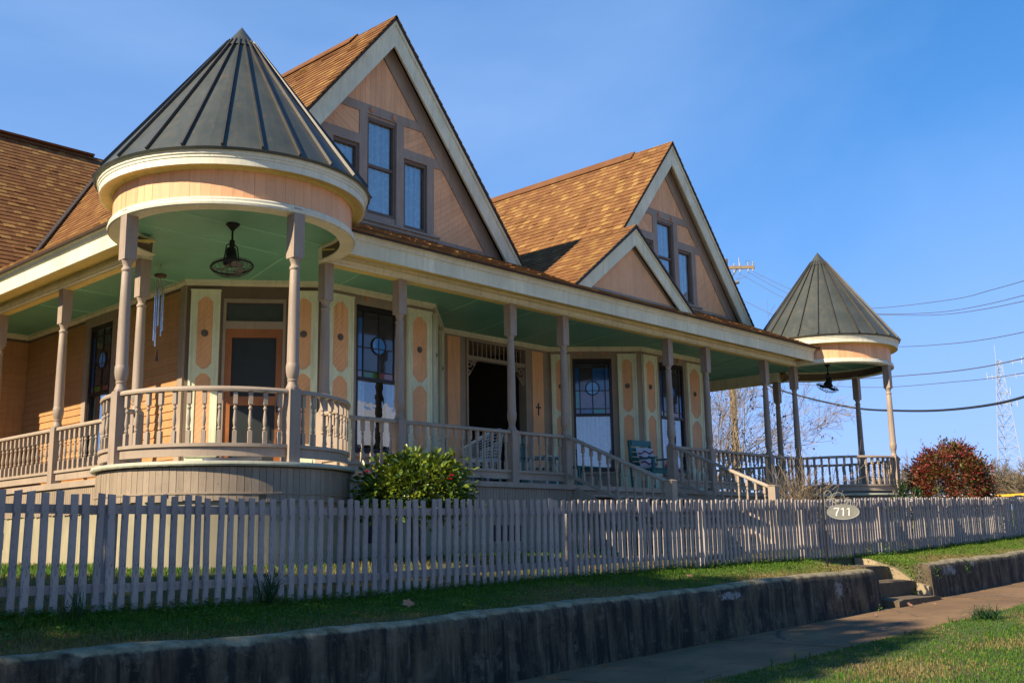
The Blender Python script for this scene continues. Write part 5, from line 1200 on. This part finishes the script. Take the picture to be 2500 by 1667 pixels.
dead_leaf(4.6, -3.5, .05, 'brown leaf on the bank grass under the middle of the fence')
dead_leaf(6.9, -3.55, .05, 'orange brown leaf on the sunlit bank near the sign')
dead_leaf(8.55, -4.45, .055, 'curled brown leaf at the foot of the lowest concrete step')
dead_leaf(7.1, -4.6, .045, 'brown leaf on the sidewalk left of the concrete steps')
for k in range(6): dead_leaf(rng.uniform(1.5, 9), rng.uniform(-5.5, -4.4), rng.uniform(.018, .03), 'tiny dry leaf scrap lying on the sidewalk')

# ------------------------------------------------------------------ shrubs
def leaf_mesh(L, w, fold, mat, tint):
    mb = MB(); mb.cur = tint
    pr = [(0, 0), (.25, .75), (.55, 1), (.82, .6), (1, 0)]
    vs = [(L*t, 0, -.10*L*t*t) for t, _ in pr]+[(L*t, w*q*.5, fold*w*q-.10*L*t*t) for t, q in pr[1:-1]]+[(L*t, -w*q*.5, fold*w*q-.10*L*t*t) for t, q in pr[1:-1]]
    mb.add(vs, [(0, 1, 5), (1, 2, 6, 5), (2, 3, 7, 6), (3, 4, 7), (0, 8, 1), (1, 8, 9, 2), (2, 9, 10, 3), (3, 10, 4)]); return mb
def orient(d, roll):
    d = d.normalized(); x = d; z = Vector((0, 0, 1)); y = z.cross(x); y = y.normalized() if y.length > 1e-4 else Vector((0, 1, 0)); z = x.cross(y)
    return Matrix((x, y*math.cos(roll)+z*math.sin(roll), z*math.cos(roll)-y*math.sin(roll))).transposed()
def bush(name, label, cat, base, c, rad, n, L, w, mat, tintf, singles, stems, jit=.15, stem_mat='bark'):
    t = thing(name, label, cat, base); leaves = []; clumps = []
    for _ in range(max(20, n//42)):
        while True:
            u = Vector((rng.gauss(0, 1), rng.gauss(0, 1), rng.gauss(0, 1))).normalized()
            if u.z > -.75: break
        r = rng.uniform(.55, 1.0)**.6; clumps.append((Vector((c[0]+rad[0]*u.x*r, c[1]+rad[1]*u.y*r, c[2]+rad[2]*u.z*r)), u, rng.uniform(.75, 1.2), rng.random()))
    for _ in range(n):
        p, u, s_, tn = clumps[rng.randrange(len(clumps))]
        q = p+Vector((rng.gauss(0, rad[0]*jit), rng.gauss(0, rad[1]*jit), rng.gauss(0, rad[2]*jit*.87)))*s_
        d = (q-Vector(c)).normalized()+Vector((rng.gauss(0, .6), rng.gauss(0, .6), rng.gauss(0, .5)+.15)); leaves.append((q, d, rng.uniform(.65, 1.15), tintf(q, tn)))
    for _ in range(n//600):                   # stray shoots standing out of the outline
        p, u, s_, tn = clumps[rng.randrange(len(clumps))]; d = (u+Vector((rng.gauss(0, .4), rng.gauss(0, .4), .5+rng.random()*.5))).normalized(); ln = rng.uniform(.10, .28)*rad[0]/.65
        for k in range(7): leaves.append((p+d*ln*(k+1)/7, d+Vector((rng.gauss(0, .7), rng.gauss(0, .7), rng.gauss(0, .4))), rng.uniform(.5, .95), min(1, tintf(p, tn)+.15)))
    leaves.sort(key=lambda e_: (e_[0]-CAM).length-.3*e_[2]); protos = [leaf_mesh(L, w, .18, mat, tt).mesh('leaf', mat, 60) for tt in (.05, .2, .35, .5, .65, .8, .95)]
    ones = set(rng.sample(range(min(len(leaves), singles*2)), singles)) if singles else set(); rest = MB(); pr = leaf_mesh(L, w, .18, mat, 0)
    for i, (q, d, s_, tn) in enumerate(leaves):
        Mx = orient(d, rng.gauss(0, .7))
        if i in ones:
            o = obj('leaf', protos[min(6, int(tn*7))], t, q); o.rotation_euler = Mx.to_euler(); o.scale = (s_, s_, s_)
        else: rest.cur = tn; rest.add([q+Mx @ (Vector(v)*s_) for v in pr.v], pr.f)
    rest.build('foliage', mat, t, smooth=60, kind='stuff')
    mb = MB()
    for _ in range(stems):
        a = rng.uniform(0, 6.28); e_ = Vector((c[0]+rad[0]*.8*math.cos(a)*rng.random(), c[1]+rad[1]*.8*math.sin(a)*rng.random(), c[2]+rad[2]*rng.uniform(-.2, .7))); b = Vector(base)+Vector((rng.uniform(-.08, .08), rng.uniform(-.08, .08), -.03)); m_ = b*.5+e_*.5+Vector((rng.uniform(-.1, .1), rng.uniform(-.1, .1), 0))
        mb.tube([b, m_, e_], [.022, .015, .005], 5)
    mb.build('stem', stem_mat, t); return t, leaves
cb = (2.05, -1.45, zg(2.05, -1.45))
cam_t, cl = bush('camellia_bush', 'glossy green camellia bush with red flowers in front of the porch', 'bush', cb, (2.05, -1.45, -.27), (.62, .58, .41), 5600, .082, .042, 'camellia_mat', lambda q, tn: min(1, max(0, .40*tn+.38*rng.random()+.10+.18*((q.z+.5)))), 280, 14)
for u_, v_ in ((895, 1154), (1101, 1163), (1096, 1172)):
    p = pix(u_, v_, (Vector((2.05, -1.45, 0))-CAM).to_2d().length-.62); mb = MB()
    for k in range(9):
        a = 2.4*k; r = .007+.0024*k; q = p+Vector((math.cos(a)*r*.6, math.sin(a)*r*.6, r*.3)); mb.add([q+Vector((r*math.cos(a+b), r*math.sin(a+b)*.7-.01, r*.8*math.sin(b*1.3)+.01)) for b in (0, 1.5, 3.1, 4.6)], [(0, 1, 2, 3)])
    mb.build('flower', 'flower_red', cam_t)
pb = (16.7, -2.1, zg(16.7, -2.1))
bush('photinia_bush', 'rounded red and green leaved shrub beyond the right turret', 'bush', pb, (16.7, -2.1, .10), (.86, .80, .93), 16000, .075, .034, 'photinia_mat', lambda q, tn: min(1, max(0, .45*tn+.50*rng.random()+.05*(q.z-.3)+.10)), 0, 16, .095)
gb_ = pix(2215, 1208, 21.5); gb = (gb_.x, gb_.y, zg(gb_.x, gb_.y))
bush('evergreen_shrub', 'low dark evergreen shrub between the right turret and the red shrub', 'bush', gb, (gb[0], gb[1], gb_.z-.18), (.36, .36, .42), 1400, .06, .035, 'evergreen_mat', lambda q, tn: rng.random(), 0, 6)

# ------------------------------------------------------------------ bare branching plants
def grow(mb, p, d, L, r, depth, bend, split, tipf=None, seg=3, up=.0, tint=None, tips=None, minr=.0015):
    pts = [Vector(p)]; rs = [r]; d = d.normalized()
    for k in range(seg):
        d = (d+Vector((rng.gauss(0, bend), rng.gauss(0, bend), rng.gauss(0, bend)+up))).normalized(); pts.append(pts[-1]+d*L/seg); rs.append(max(minr, r*(1-.42*(k+1)/seg)))
    mb.cur = rng.random() if tint is None else tint; mb.tube(pts, rs, 6 if r > .06 else (4 if r > .012 else 3), False)
    if depth <= 0:
        if tips is not None: tips.append(pts[-1])
        return
    for _ in range(rng.randint(*split)):
        k = rng.randint(1, seg); ax = Vector((rng.gauss(0, 1), rng.gauss(0, 1), rng.gauss(0, 1))).cross(d); ax = ax.normalized() if ax.length > 1e-4 else Vector((1, 0, 0))
        nd = Matrix.Rotation(rng.uniform(.3, .85), 3, ax) @ d; grow(mb, pts[k], nd, L*rng.uniform(.58, .82), max(minr, rs[k]*.62), depth-1, bend, split, tipf, seg, up, tint, tips, minr)
tb = pix(1955, 1230, 19.3); tb = Vector((tb.x, tb.y, zg(tb.x, tb.y)))
t = thing('twig_shrub', 'bare straw coloured twiggy shrub in front of the right turret', 'bush', tb); mb = MB()
for _ in range(44):
    a = rng.uniform(0, 6.28); s_ = rng.uniform(.1, .6); grow(mb, tb+Vector((rng.uniform(-.06, .06), rng.uniform(-.06, .06), -.03)), Vector((math.cos(a)*s_, math.sin(a)*s_, 1)), rng.uniform(.62, .95), .010, 2, .14, (2, 4), minr=.0035, up=.03)
mb.build('twigs', 'twig_mat', t, kind='stuff')
def bare_tree(name, label, base, h, r0, depth, mat, trunk_h, spread=.5, lim=5, minr=.004, split=(2, 4), bend=.16, group=None, tips=None):
    t = thing(name, label, 'tree', base, group); b = Vector(base); mb = MB(); top = b+Vector((rng.uniform(-.3, .3)*.3, rng.uniform(-.3, .3)*.3, trunk_h))
    mb.cur = .5; mb.tube([b-Vector((0, 0, .2)), b*.5+top*.5, top], [r0*1.2, r0, r0*.85], 10); mb.build('trunk', mat, t)
    mb = MB()
    for k in range(lim):
        a = 2*math.pi*k/lim+rng.uniform(-.4, .4); grow(mb, top-Vector((0, 0, rng.uniform(0, trunk_h*.3))), Vector((math.cos(a)*spread, math.sin(a)*spread, rng.uniform(.5, 1.1))), (h-trunk_h)*.42, r0*.6, depth, bend, split, up=.05, minr=minr, tips=tips)
    mb.build('crown', mat, t, kind='stuff'); return t
p = pix(1715, 1300, 38); bare_tree('bare_tree', 'bare golden barked tree seen under the porch left of the utility pole', (p.x, p.y, zg(p.x, p.y)), 7.0, .12, 5, 'twig_mat', .9, .62, 8, .005, (3, 4), .12)
p = pix(1818, 1300, 30); tips = []; bt = bare_tree('crape_tree', 'slender bare tree with seed heads beside the utility pole', (p.x, p.y, zg(p.x, p.y)), 4.6, .04, 3, 'twig_mat', .8, .5, 6, .005, (2, 3), .18, tips=tips)
mb = MB()
for q in rng.sample(tips, min(len(tips), 150)):
    for _ in range(4): s_ = rng.uniform(.012, .03); c = q+Vector((rng.gauss(0, .05), rng.gauss(0, .05), rng.gauss(0, .05))); mb.add([c+Vector((s_, 0, 0)), c+Vector((0, s_, 0)), c-Vector((s_, 0, 0)), c-Vector((0, s_, 0)), c+Vector((0, 0, s_)), c-Vector((0, 0, s_))], [(0, 1, 4), (1, 2, 4), (2, 3, 4), (3, 0, 4), (1, 0, 5), (2, 1, 5), (3, 2, 5), (0, 3, 5)])
mb.build('seed_heads', 'berry', bt, kind='stuff')
far = [(2215, 70, 6.6, 'pale bare tree rising behind the red shrub, left of it'), (2150, 95, 7.5, 'far bare tree seen through the right turret railing'), (2415, 82, 7.6, 'broad bare tree between the red shrub and the radio mast'), (2450, 90, 7.0, 'bare tree directly left of the radio mast foot'), (2490, 105, 7.4, 'bare tree at the right edge behind the radio mast'), (2350, 88, 6.2, 'bare tree half hidden behind the red shrub'), (2520, 80, 6.0, 'bare tree cut by the right edge of the picture'), (2040, 90, 5.6, 'low bare tree seen between the right turret posts')]
for u_, D, h, lab in far:
    p = pix(u_, 1300, D); bare_tree('distant_tree', lab, (p.x, p.y, zg(p.x, p.y)), h*.62, .13, 4, 'far_twig_mat', .9, 1.2, 9, .014, (3, 4), .17, 'bare trees on the skyline')
# off to the left, outside the picture: the street tree whose shade lies over the foreground
tr = thing('street_tree', 'leafy evergreen street tree standing left of the picture', 'tree', (-13.0, -2.6, -1.5)); mb = MB()
mb.tube([(-13.0, -2.6, -1.6), (-13.0, -2.5, 1.0), (-12.9, -2.3, 5)], [.30, .26, .18], 10); mb.build('trunk', 'bark', tr)
mb = MB()
for _ in range(11000):
    u = Vector((rng.gauss(0, 1), rng.gauss(0, 1), rng.gauss(0, 1))).normalized()*rng.uniform(.2, 1)**.45; c = Vector((-13.0+3.8*u.x, -2.3+2.25*u.y, 6.0+5.2*u.z)); s_ = rng.uniform(.10, .19); d = Vector((rng.gauss(0, 1), rng.gauss(0, 1), rng.gauss(0, 1))).normalized(); e_ = d.orthogonal().normalized(); mb.cur = rng.random()
    mb.add([c-d*s_, c+e_*s_*.5, c+d*s_, c-e_*s_*.5], [(0, 1, 2, 3)])
mb.build('crown', 'evergreen_mat', tr, kind='stuff')
# ------------------------------------------------------------------ utility pole, lines, mast, far roofs
p = pix(1808, 1300, 55); pz = zg(p.x, p.y); ptop = pix(1783, 632, 55).z
up_ = thing('utility_pole', 'tall wooden utility pole with crossarm behind the right gable', 'pole', (p.x, p.y, pz))
mb = MB(); mb.tube([(p.x, p.y, pz-.3), (p.x, p.y, (pz+ptop)/2), (p.x, p.y, ptop)], [.19, .165, .125], 14); mb.build('pole_shaft', 'pole_wood', up_, smooth=40)
axd = Vector((crt.x, crt.y, 0)).normalized()*.9+Vector((fwd.x, fwd.y, 0)).normalized()*-.35; axd.normalize(); A_ = Vector((p.x, p.y, ptop-.50))
mb = MB(); mb.bar(A_-axd*.35+Vector((0, 0, .06)), A_+axd*1.5-Vector((0, 0, .10)), .13, .15); mb.build('crossarm', 'pole_wood', up_)
mb = MB()
for s0, z0 in ((.2, -.85), (.25, -.80)): mb.bar(A_+axd*.05+Vector((0, 0, z0)), A_+axd*.62+Vector((0, 0, -.08)), .03, .045)
mb.build('arm_brace', 'hardware', up_)
for s_ in (.45, .75, 1.18, 1.42):
    q = A_+axd*s_; mb = MB(); mb.lathe([(.03, -.30), (.05, -.28), (.035, -.22), (.055, -.2), (.035, -.14), (.05, -.1), (.03, .0), (.03, .12), (.05, .14), (.02, .2)], (q.x, q.y), 8); mb.v = [(a, b, c_+q.z) for a, b, c_ in mb.v]; mb.build('insulator', 'insulator', up_)
q = A_+axd*.72; mb = MB(); mb.tube([q+Vector((0, 0, .1)), q+Vector((0, 0, .5))]+[], [.025, .015], 6); mb.build('arrester', 'insulator', up_)
def jump(pts, r=.012):
    mb = MB(); mb.tube([A_+axd*s_+Vector((0, 0, z)) for s_, z in pts], r, 5); mb.build('jumper_wire', 'hardware', up_)
jump([(1.02, .15), (1.06, .26), (1.2, .29), (1.34, .22), (1.40, .0), (1.42, -.15)]); jump([(1.18, -.28), (1.17, -.45), (1.0, -.58), (.7, -.62), (.5, -.62)]); jump([(.7, -.3), (.7, -.5), (.62, -.75), (.5, -.78)])
q = A_+axd*.36; mb = MB(); mb.tube([q+Vector((0, 0, -.85)), q+axd*.3+Vector((0, 0, -.80))], .10, 10); mb.build('cutout', 'hardware', up_)
def line(pts, r, label, mat='wire_mat', d0=54, d1=30):
    """a cable through photo pixels, nearing from d0 to d1 metres as it runs right"""
    P3 = [pix(u, v, d0+(d1-d0)*max(0, (u-1840))/(2560-1840)) for u, v in pts]; out = []
    for i in range(len(P3)-1):
        a, b, c_, d_ = P3[max(0, i-1)], P3[i], P3[i+1], P3[min(len(P3)-1, i+2)]
        for k in range(8):
            t = k/8; out.append(.5*((2*b)+(c_-a)*t+(2*a-5*b+4*c_-d_)*t*t+(3*b-a-3*c_+d_)*t**3))
    out.append(P3[-1]); mb = MB(); mb.tube(out, r, 5); return mb.build('power_line', mat, label=label, category='cable', group='overhead lines', smooth=60)
line([(1842, 665), (1930, 706), (2030, 740), (2121, 753), (2318, 732), (2420, 708), (2560, 668)], .011, 'topmost thin overhead wire running right from behind the right turret cone')
line([(1826, 664), (1930, 720), (2040, 755), (2136, 766), (2280, 763), (2400, 745), (2560, 705)], .011, 'second thin overhead wire from the top, just below the topmost')
line([(1806, 668), (1930, 735), (2040, 764), (2138, 768), (2280, 769), (2400, 755), (2560, 722)], .011, 'third thin overhead wire from the top, close under the second')
line([(1787, 720), (1890, 770), (2000, 815), (2100, 840), (2197, 846), (2318, 839), (2420, 826), (2560, 798)], .012, 'single thin overhead wire meeting the eave of the right turret cone')
line([(1800, 900), (1960, 925), (2102, 924), (2230, 915), (2318, 907), (2420, 892), (2560, 860)], .017, 'thicker overhead wire crossing the top of the radio mast')
line([(1800, 915), (1950, 937), (2050, 943), (2165, 945), (2318, 933), (2420, 923), (2560, 900)], .011, 'thin overhead wire just above the heavy black cable')
line([(1770, 892), (1876, 941), (1955, 967), (2083, 995), (2185, 1002), (2300, 1001), (2433, 985), (2560, 950)], .042, 'heavy black overhead cable sagging behind the right turret posts', 'cable_black')
mb = MB(); a, b = Vector((p.x, p.y, ptop-3.2)), pix(1985, 1140, 48); mb.tube([a, b], .010, 5); mb.build('guy_wire', 'wire_mat', label='straight guy wire slanting down right of the utility pole', category='cable')

# lattice radio mast
D = 140; f_ = pix(2474, 1230, D); b0 = Vector((f_.x, f_.y, zg(f_.x, f_.y)-1)); topz = pix(2436, 880, D).z; H_ = topz-b0.z
ms = thing('radio_mast', 'tall steel lattice radio mast behind the fence at far right', 'tower', b0); n = 15
def corner(k, t): w_ = 2.2*(1-t)+.34*t; a = 2*math.pi*k/3+.5; return b0+Vector((w_*math.cos(a), w_*math.sin(a), H_*t))
for k in range(3): mb = MB(); mb.tube([corner(k, 0), corner(k, .5), corner(k, 1)], [.075, .055, .04], 5); mb.build('mast_leg', 'tower_steel', ms)
for i in range(n):
    t0, t1 = 1-(1-i/n)**1.25, 1-(1-(i+1)/n)**1.25; t0, t1 = i/n, (i+1)/n; mb = MB()
    for k in range(3): a, b = corner(k, t0), corner((k+1) % 3, t1); mb.tube([a, b], .026, 4); mb.tube([corner((k+1) % 3, t0), corner(k, t1)], .026, 4); mb.tube([corner(k, t1), corner((k+1) % 3, t1)], .03, 4)
    mb.build('lattice_bay', 'tower_steel', ms)
for zt, l_, sd_ in ((.985, 2.6, 1), (.90, 3.0, 1), (.90, -1.4, 1), (.73, 1.6, 1), (.80, 1.0, 1)):
    a = b0+Vector((0, 0, H_*zt)); b = a+axd*l_; mb = MB(); mb.tube([a, b], .05, 4); mb.tube([b-Vector((0, 0, .35)), b+Vector((0, 0, .6))], .06, 4); mb.tube([a+(b-a)*.6-Vector((0, 0, .3)), a+(b-a)*.6+Vector((0, 0, .3))], .05, 4); mb.build('antenna', 'tower_steel', ms)
mb = MB(); a = corner(1, 1); mb.tube([a, a+Vector((0, 0, 1.9))], .035, 4); mb.build('whip_antenna', 'tower_steel', ms)

# yellow boom of a lift parked up the street, a blue strap round it
D = 62; a, b = pix(2345, 1215, D), pix(2560, 1203, D); lf = thing('boom_lift', 'yellow boom with a blue wrap showing above the fence at far right', 'lift', (b.x, b.y, zg(b.x, b.y)))
mb = MB(); mb.bar(a, b, .13, .12); mb.build('boom', 'boom_yellow', lf); mb = MB(); mb.bar(a-(b-a)*.03, a, .09, .08); mb.build('boom_head', 'boom_yellow', lf)
c = pix(2406, 1211, D-.3); mb = MB()
for k in range(7): q = c+Vector((rng.uniform(-.22, .22), rng.uniform(-.1, .1), rng.uniform(-.12, .22))); mb.lathe([(.02, -.18), (.15, -.1), (.17, .05), (.06, .2)], (q.x, q.y), 7); m0 = len(mb.v)-28; mb.v[m0:] = [(x, y, z+q.z) for x, y, z in mb.v[m0:]]
mb.build('wrap', 'strap_blue', lf)
q = b; mb = MB(); mb.box(q.x-1.1, q.x+1.1, q.y-1.2, q.y+1.2, zg(q.x, q.y)+.45, q.z-.3); mb.build('chassis', 'boom_yellow', lf)
for dx in (-.8, .8):
    for dy in (-1.25, 1.25): mb = MB(); mb.tube([(q.x+dx, q.y+dy-.15, zg(q.x, q.y)+.42), (q.x+dx, q.y+dy+.15, zg(q.x, q.y)+.42)], .42, 16); mb.build('wheel', 'cable_black', lf)
c = pix(2424, 1207, D-1); mb = MB(); mb.lathe([(.05, -.3), (.06, -.1), (.13, .0), (.13, .14), (.08, .18)], (c.x, c.y), 8); mb.v = [(x, y, z+c.z) for x, y, z in mb.v]; mb.build('work_lamp', 'white_enamel', lf)
# low white buildings up the street
for (u0, u1, vt, D, lab) in ((2352, 2402, 1205, 75, 'low white shed roof beyond the fence left of the yellow boom'), (2234, 2262, 1201, 60, 'small white shed half hidden between the two shrubs')):
    a, b = pix(u0, vt, D), pix(u1, vt+3, D); g0 = zg(a.x, a.y)-1; bk = Vector((fwd.x, fwd.y, 0)).normalized()*5
    t = thing('shed', lab, 'shed', (a.x, a.y, g0)); mb = MB(); zt = a.z
    mb.prism([(a.x, a.y, g0), (b.x, b.y, g0), (b.x, b.y, zt-.25), (a.x, a.y, zt-.05)], bk); mb.build('wall', 'wall_white', t)
    o = (a-b).normalized()*.2; mb = MB(); mb.prism([a+o+Vector((0, 0, .0)), b-o-Vector((0, 0, .2)), b-o-Vector((0, 0, .28)), a+o-Vector((0, 0, .08))], bk+bk.normalized()*.3); mb.build('roof', 'white_roof', t)
    for k in (1, 3): c = a+(b-a)*k/4-bk.normalized()*.01; mb = MB(); mb.box(c.x-.3, c.x+.3, c.y-.02, c.y+.02, zt-1.6, zt-.8); mb.build('window', 'pane_smoke', t)
# across the street, behind the camera: seen only as reflections in the windows
t = thing('warehouse', 'long white boarded building across the street, seen only in window reflections', 'building', (28, -34, -2.4)); mb = MB()
mb.box(16, 52, -46, -34, -2.6, 4.6); mb.build('wall', 'wall_white', t); mb = MB(); mb.prism([(15.5, -33.4, 4.6), (15.5, -46.6, 4.6), (15.5, -40, 8.2)], (37, 0, 0)); mb.build('roof', 'white_roof', t)
for k in range(6): mb = MB(); mb.box(19+k*5.5, 20.6+k*5.5, -34.06, -33.98, -.8, 1.2); mb.build('window', 'pane_smoke', t)
mb = MB(); mb.box(30.5, 33.5, -34.08, -33.98, -2.6, .6); mb.build('door', 'dark_wood', t)
t = thing('brick_building', 'red brick building across the street, seen only in window reflections', 'building', (4, -36, -2.4)); mb = MB(); mb.box(-2, 14, -48, -36, -2.6, 7.2); mb.build('wall', 'brick_red', t)
mb = MB(); mb.box(-2.3, 14.3, -48.3, -35.7, 7.2, 7.6); mb.build('parapet', 'wall_white', t)
for k in range(5): mb = MB(); mb.box(-.5+k*3, 1+k*3, -36.06, -35.97, -.6, 1.6); mb.build('window', 'pane_smoke', t)

# unseen house and hedge, added to block low sky light from the side porch
t = thing('sky_block_house', 'dark boarded house added left of the picture to block low sky light', 'house', (-18, 9, -1.2)); mb = MB()
mb.box(-23, -14.5, .8, 18, -1.3, 2.6); mb.build('wall', 'hall_wall', t)
mb = MB(); mb.prism([(-23.5, .4, 2.6), (-14.0, .4, 2.6), (-18.75, .4, 5.4)], (0, 18, 0)); mb.build('roof', 'under_shingle', t)
for k in range(4): mb = MB(); mb.box(-14.52, -14.44, 2.5+k*4, 3.6+k*4, 0, 1.7); mb.build('window', 'pane_smoke', t)
mb = MB(); mb.box(-14.54, -14.42, 5.0, 5.9, -1.2, .95); mb.build('door', 'dark_wood', t)
hd = thing('hedge', 'tall evergreen hedge added left of the picture to block low sky light', 'hedge', (-9.5, 6, -1.2)); mb = MB()  # added out of view, screens low sky from the side wall
for _ in range(9000):
    c = Vector((-9.6+rng.gauss(0, .35), rng.uniform(1.2, 17), -1.1+2.6*rng.random()**.8)); s_ = rng.uniform(.06, .12); d = Vector((rng.gauss(0, 1), rng.gauss(0, 1), rng.gauss(0, 1))).normalized(); e_ = d.orthogonal().normalized(); mb.cur = rng.random(); mb.add([c-d*s_, c+e_*s_*.6, c+d*s_, c-e_*s_*.6], [(0, 1, 2, 3)])
mb.build('foliage', 'evergreen_mat', hd, kind='stuff')
mb = MB()
for k in range(16): mb.tube([(-9.6, 1.6+k, -1.3), (-9.6, 1.6+k, .8)], [.05, .02], 5)
mb.build('stems', 'bark', hd)
